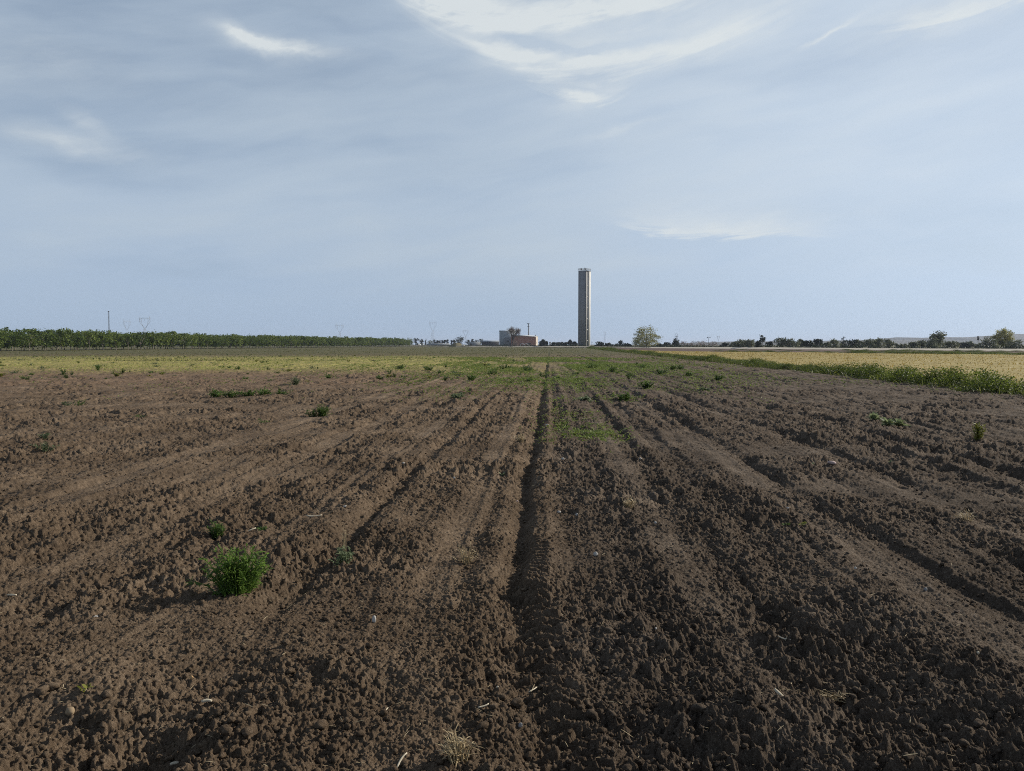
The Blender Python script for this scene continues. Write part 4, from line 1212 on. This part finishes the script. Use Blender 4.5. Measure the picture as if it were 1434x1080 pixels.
for px, py, lab in ((303, 555, "leftmost low weed of the flat green row on the left"), (325, 556, "second low weed in the flat green row on the left"), (347, 555, "third low weed in the flat green row on the left"), (368, 554, "fourth low weed in the flat green row on the left"), (395, 553, "rightmost low weed of the flat green row on the left")):
    put_weed("weed_plant", weed_bush(.85, .20, 32, M_WEED, .09, .03, 11), px, py, lab, "weeds in the flat green row")
put_weed("rosette_weed", weed_rosette(.24, .09, 30, M_WEED2, .024), 703, 661, "pale grey-green rosette weed left of the main furrow", pn=("root", "leaves"))
for dx, dy, lab in ((-16, -3, "left part of the wide leafy pale-edged weed group on the right"), (3, 1, "central largest weed of the wide pale-edged group on the right"), (18, 3, "right pale flowering weed of the wide group on the right")):
    put_weed("rosette_weed", weed_rosette(.46, .22, 60, M_PALEW if dx else M_BUSH, .05), 1240 + dx, 597 + dy, lab, pn=("root", "leaves"), dz=.025)
put_weed("weed_plant", weed_bush(.26, .27, 30, M_YELL, .07, .018, 12), 1370, 622, "yellow-green upright weed at the right")
put_weed("rosette_weed", weed_rosette(.16, .06, 16, M_WEED2, .02), 1140, 657, "small pale weed left of the pinkish stone", pn=("root", "leaves"))
put_weed("rosette_weed", weed_rosette(.14, .09, 14, M_WEED2, .018), 1246, 654, "small pale weed with a white flower right of the pinkish stone", pn=("root", "leaves"))
put_weed("rosette_weed", weed_rosette(.13, .05, 12, M_YELL, .03), 1125, 740, "round-leaved yellowish weed, right one of the pair", pn=("root", "leaves"))
put_weed("rosette_weed", weed_rosette(.12, .05, 12, M_WEED, .03), 1101, 738, "round-leaved green weed, left one of the pair", pn=("root", "leaves"))
put_weed("rosette_weed", weed_rosette(.10, .05, 16, M_YELL, .011), 119, 968, "small yellow-green rosette beside the tan clod at lower left", pn=("root", "leaves"))
put_weed("dry_tuft", weed_bush(.24, .14, 22, STRAW, .05, .006, 8), 652, 778, "dry straw-coloured tuft on the pale wheel track", pn=("stem", "leaves"), cat="dry plant")
put_weed("dry_tuft", weed_bush(.17, .12, 30, STRAW, .05, .004, 8), 642, 1066, "dry straw tuft at the bottom edge left of centre", cat="dry plant")
put_weed("dry_tuft", weed_bush(.22, .10, 18, STRAW, .05, .006, 8), 1354, 726, "dry cream-coloured tuft at the right", cat="dry plant")
put_weed("dry_tuft", weed_bush(.30, .14, 22, STRAW, .06, .010, 8), 731, 617, "dry tuft left of the main furrow at mid field", cat="dry plant")
put_weed("dry_tuft", weed_bush(.22, .12, 20, STRAW, .05, .008, 8), 878, 708, "pale dry tuft on the bed right of the main furrow", cat="dry plant")
for px, py, W, H, lab in ((739, 519, 1.0, .62, "dark clumpy weed at the head of the main furrow"), (828, 516, 1.1, .65, "large dark weed on the right of the bright green patch"), (857, 522, .9, .5, "dark weed right below the large dark weed"), (901, 516, 1.1, .45, "low dark weed between the furrows right of the green patch"),
                          (926, 525, .9, .45, "olive weed left of the two very dark weeds"), (942, 520, .8, .40, "left one of two very dark weeds near the hedge"), (953, 519, .7, .42, "right one of two very dark weeds near the hedge"), (906, 544, .7, .35, "spreading weed on the second bed right of centre"), (874, 560, .6, .35, "bright weed at the edge of the furrow right of centre"),
                          (820, 562, .5, .2, "grey-green weed above the green carpet"), (965, 527, .7, .3, "small olive weed on the right beds"), (986, 547, .5, .2, "low grey weed on the right beds"), (1006, 531, .8, .28, "pale low weed right of the olive one"), (690, 524, .9, .45, "bright weed left of the main furrow's far end"), (707, 516, 1.0, .5, "far bright weed left of the main furrow"), (641, 558, .5, .25, "small weed on the bed left of centre"), (600, 519, .9, .5, "dark weed in the strip left of centre"), (560, 517, .9, .4, "low weed in the strip left of the dark one"), (660, 533, .6, .3, "small bright weed near the strip's right end")):
    put_weed("weed_plant", weed_bush(W * 1.15, H * .72, 28, M_WEED if W != .5 else M_WEED2, .12, .04, 11), px, py, lab)
for px, py, W, H, lab in ((62, 632, .45, .2, "faint dark weed at the far left of the ploughed soil"), (110, 566, .6, .2, "flat weed at the left below the dry grass"), (92, 568, .5, .18, "smaller flat weed at the left below the dry grass"), (195, 584, .4, .18, "small weed left of the middle in the ploughed soil"), (370, 592, .4, .18, "small dark weed left of the bushy mid-field weed"),
                          (370, 742, .13, .05, "tiny weed right of the small green weed"), (60, 617, .3, .12, "tiny faint weed above the faint dark one")):
    put_weed("weed_plant", weed_bush(W, H * .7, 16, M_WEED2 if px < 100 else M_WEED, .06, .018, 9), px, py, lab)
# more weeds dotted over the dry strip
WB = [weed_bush(W_, H_, 18, m_, .11, .035, 9) for (W_, H_, m_) in ((.9, .20, M_WEED), (.7, .32, M_WEED), (1.1, .16, M_WEED2), (.6, .22, M_YELL), (.9, .26, M_WEED2), (.7, .14, M_WEED), (.5, .38, M_WEED))]
for k in range(200):
    py = 498 + 36 * rng.random() ** 1.4; px = rng.uniform(0, 720)
    if k < 26: px, py = rng.uniform(720, 1010), rng.uniform(500, 535)
    x, y = gpt(px, py)
    if uv_of(x, y)[0] > 13.5: continue
    put_weed("weed_plant", WB[k % 7], 0, 0, "dark green weed dotted over the dry grass strip" if k >= 26 else "dark green weed among the furrows right of the strip",
             "weeds dotted over the dry grass strip" if k >= 26 else "weeds among the far furrows", rng.uniform(.25, .95), xy=(x, y))


# ------------------------------------------------------------------ stones, chips, roots, straw
def stone_mesh(w, d, h, seed):
    import bmesh
    bm = bmesh.new(); bmesh.ops.create_icosphere(bm, subdivisions=3, radius=1.0)
    for v in bm.verts:
        p = v.co; k = 1 + 0.35 * float(fbm(np.array([p.x * 1.1 + seed]), np.array([p.y * 1.1 + p.z * 1.7]), seed, 3)[0])
        f = 0.86 if p.x + p.y * .5 > .75 else 1.0
        v.co = Vector((p.x * w / 2 * k * f, p.y * d / 2 * k, p.z * h / 2 * k))
    me = bpy.data.meshes.new("stone"); bm.to_mesh(me); bm.free()
    me.polygons.foreach_set('use_smooth', np.ones(len(me.polygons), bool)); return me
ST = {'white': rough_mat("white_stone", (0.33, 0.31, 0.28), (0.50, 0.47, 0.43), 20), 'pink': rough_mat("pink_stone", (0.40, 0.30, 0.27), (0.52, 0.41, 0.38), 20), 'grey': rough_mat("grey_stone", (0.20, 0.20, 0.20), (0.30, 0.295, 0.29), 25),
      'tan': rough_mat("tan_stone", (0.22, 0.16, 0.10), (0.33, 0.25, 0.16), 30), 'orange': rough_mat("orange_stone", (0.40, 0.24, 0.11), (0.52, 0.34, 0.18), 30), 'cream': rough_mat("cream_chip", (0.48, 0.42, 0.31), (0.60, 0.53, 0.41), 30)}
STONES = [(834, 778, .050, .04, 'white', "white rounded stone on the bed right of the main furrow"), (524, 868, .036, .05, 'white', "white upright stone left of centre in the foreground"), (1165, 658, .16, .06, 'pink', "pinkish flat stone between two pale weeds at right"),
          (134, 855, .055, .018, 'white', "pale flat stone at the left in the foreground"), (268, 936, .028, .020, 'orange', "orange pebble above the cream chip at lower left"), (98, 985, .055, .045, 'tan', "tan rounded clod by the small rosette at lower left"),
          (722, 901, .06, .03, 'grey', "grey oblong stone in the tyre-marked furrow"), (697, 961, .022, .018, 'cream', "small cream pebble left of the furrow near the bottom"), (729, 1014, .024, .028, 'grey', "small light grey pebble near the bottom centre"), (788, 646, .055, .05, 'white', "white stone right of the main furrow below the seedlings"),
          (783, 712, .055, .028, 'white', "flat white stone by the narrow ridge right of the main furrow"), (808, 722, .035, .03, 'white', "small white stone right of the flat white one"), (766, 594, .10, .05, 'white', "pale stone in the seedlings beside the main furrow"), (619, 622, .07, .045, 'white', "pale stone at the edge of the long left furrow"),
          (636, 668, .05, .035, 'white', "pale pebble on the bed left of centre"), (483, 713, .045, .03, 'white', "pale pebble left of the long left furrow"), (724, 687, .045, .025, 'pink', "pinkish pebble close to the left of the main furrow"), (897, 642, .055, .045, 'white', "white pebble on the bed right of the seedling patch"),
          (918, 734, .032, .026, 'white', "white pebble on the pale right wheel track"), (1103, 713, .045, .03, 'white', "white pebble above the round-leaved weed pair"), (968, 950, .022, .014, 'white', "white chip at the bottom left of the root tangle"), (1181, 920, .026, .012, 'white', "white flake above the root tangle"),
          (1369, 926, .022, .022, 'cream', "cream pebble at the lower right"), (125, 931, .018, .018, 'tan', "tan pebble above the small rosette at lower left"), (112, 1068, .018, .012, 'white', "white chip at the bottom left corner"), (1198, 800, .03, .025, 'white', "pale pebble in the middle of the right foreground"), (1296, 826, .035, .028, 'grey', "pale grey pebble at the right above the lower beds"), (565, 652, .05, .03, 'white', "tiny pale pebble left of the long left furrow"), (497, 860, .018, .016, 'cream', "tiny cream pebble left of the white upright stone")]
for k, (px, py, w_, h_, mt, lab) in enumerate(STONES):
    x, y = gpt(px, py); me = stone_mesh(w_ * .8, w_ * .56, h_ * .85, k + 11); me.materials.append(ST[mt])
    o = link("stone", me); o.location = (x, y, gz(x, y) + h_ * .30); o.rotation_euler = (rng.uniform(-.3, .3), rng.uniform(-.3, .3), rng.uniform(-.5, .5)); tag(o, lab, "stone")
STICKS = [(289, 970, .045, .008, 1.35, 'cream', "flat cream wood chip in the lower left clods"), (16, 825, .06, .007, 1.4, 'cream', "pale stick at the left edge"), (677, 995, .05, .004, .9, 'cream', "short piece of straw left of the furrow near the bottom"), (784, 1044, .04, .009, 1.0, 'cream', "yellowish dry leaf near the bottom right of centre"),
          (918, 889, .035, .006, .3, 'white', "white forked flake on the bed right of centre"), (1098, 905, .075, .004, -.4, 'cream', "thin pale upright twig above the root tangle"), (1091, 980, .05, .008, -.4, 'cream', "pale curled husk left of the root tangle"), (244, 1054, .03, .006, .7, 'cream', "small pale chip near the bottom at left"),
          (440, 722, .14, .007, 1.2, 'cream', "pale stalk lying on the smooth soil left of the long furrow"), (350, 745, .10, .006, 1.0, 'cream', "pale stalk right of the small green weed"), (746, 965, .07, .003, .7, 'cream', "thin straw crossing the tyre marks near the bottom"), (540, 995, .06, .003, .4, 'cream', "thin straw on the clods left of centre near the bottom"), (563, 1070, .07, .004, .6, 'cream', "thin pale straw at the bottom edge left of centre")]
for k, (px, py, L, r_, rz, mt, lab) in enumerate(STICKS):
    x, y = gpt(px, py); m = MB(); n = 7
    m.tube([((t - .5) * L, .10 * L * math.sin(t * 3 + k), .10 * L * math.sin(t * 2.5 + k * 2)) for t in np.linspace(0, 1, n)], [r_ * (.5 + .5 * math.sin(.5 + 2.3 * i / (n - 1))) for i in range(n)], 6)
    o = m.build("stick", ST[mt]); o.location = (x, y, gz(x, y) + .018); o.rotation_euler = (0, rng.uniform(-.25, .25), math.pi / 2 - rz); tag(o, lab, "stick")
x, y = gpt(1150, 968); m = MB()
for k in range(46):
    a0 = rng.uniform(0, 6.28); p = np.array([rng.normal(0, .045), rng.normal(0, .012), rng.uniform(0, .02)]); pts = [tuple(p)]
    for i in range(8):
        a0 += rng.normal(0, .55); p = p + np.array([math.cos(a0) * .014, math.sin(a0) * .009, rng.normal(0, .005)]); p[2] = max(0, p[2]); pts.append(tuple(p))
    m.tube(pts, [.0018] * 8 + [.0008], 4, False)
m.tube([(.02, 0, .0), (.05, 0, .004), (.075, 0, .02), (.082, 0, .042)], [.003, .004, .004, .0015], 6)
o = m.build("root_tangle", STRAW); o.location = (x, y, gz(x, y) + .02); tag(o, "pale tangle of dry roots on the dark soil at lower right", "dry roots")
# fine straw and pale crumbs
n = 1800; r_ = 2.4 + 14 * rng.random(n) ** 1.6; t_ = rng.uniform(-.75, .75, n); x, y = r_ * np.sin(t_), r_ * np.cos(t_)
b = np.column_stack([x, y, ground_z(x, y) + .012]); d = rdirs(n, -.25, .35)
sv, sq = blades(b, d, rng.uniform(.01, .06, n), rng.uniform(.0015, .004, n), .2, 2, .5)
tag(link("straw_litter", mesh_np("straw_litter", sv, sq, STRAW)), "bits of straw scattered over the soil", None, None, 'stuff')

# loose clods lying on the surface
import bmesh as _bm
def clod_proto(seed):
    bm = _bm.new(); _bm.ops.create_icosphere(bm, subdivisions=2, radius=1.0)
    P = np.array([v.co[:] for v in bm.verts]); F_ = np.array([[v.index for v in f.verts] for f in bm.faces]); bm.free()
    k = 1 + .75 * fbm(P[:, 0] * 1.3 + seed, P[:, 1] * 1.3 + P[:, 2] * 1.9, seed, 3) + .35 * fbm(P[:, 0] * 4 + seed, P[:, 1] * 4 + P[:, 2] * 5, seed + 5, 2)
    return P * np.maximum(.4, k)[:, None] * np.array([1.0, .8, .85]), F_
protos = [clod_proto(s_) for s_ in range(300, 312)]
n = 26000; r_ = 2.2 + 11 * rng.random(n) ** 1.7; t_ = rng.uniform(-.8, .8, n); x, y = r_ * np.sin(t_), r_ * np.cos(t_)
tr_ = field_masks(x, y)[3]; ok = rng.random(n) > tr_ * .8; x, y, r_ = x[ok], y[ok], r_[ok]; n = len(x)
sz = .003 + .014 * rng.random(n) ** 3 + .014 * (rng.random(n) < .05) * sst(6, 3, y)
z = ground_z(x, y)
V, Q, off = [], [], 0
for i in range(n):
    P, F_ = protos[i % 12]; a_ = rng.uniform(0, 6.28); c, s_ = math.cos(a_), math.sin(a_)
    R = np.array([[c, -s_, 0], [s_, c, 0], [0, 0, .8]])
    V.append(P @ R.T * sz[i] + [x[i], y[i], z[i] + sz[i] * .35]); Q.append(F_ + off); off += len(P)
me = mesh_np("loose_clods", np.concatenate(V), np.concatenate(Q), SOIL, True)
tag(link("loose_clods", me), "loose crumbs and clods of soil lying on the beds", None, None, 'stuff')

# ------------------------------------------------------------------ haze
hm = bpy.data.materials.new("haze_air"); hm.use_nodes = True; t = hm.node_tree; t.nodes.clear()
out = t.nodes.new('ShaderNodeOutputMaterial'); pv = t.nodes.new('ShaderNodeVolumePrincipled')
pv.inputs['Color'].default_value = (0.70, 0.80, 1.0, 1); pv.inputs['Density'].default_value = 0.00011; pv.inputs['Anisotropy'].default_value = 0.2
t.links.new(pv.outputs[0], out.inputs['Volume'])
hz = MB().box(-9300, 9300, -9300, 9300, -1.6, 57).build("haze", hm)
tag(hz, kind='stuff', label="thin blue air between here and the far hills")
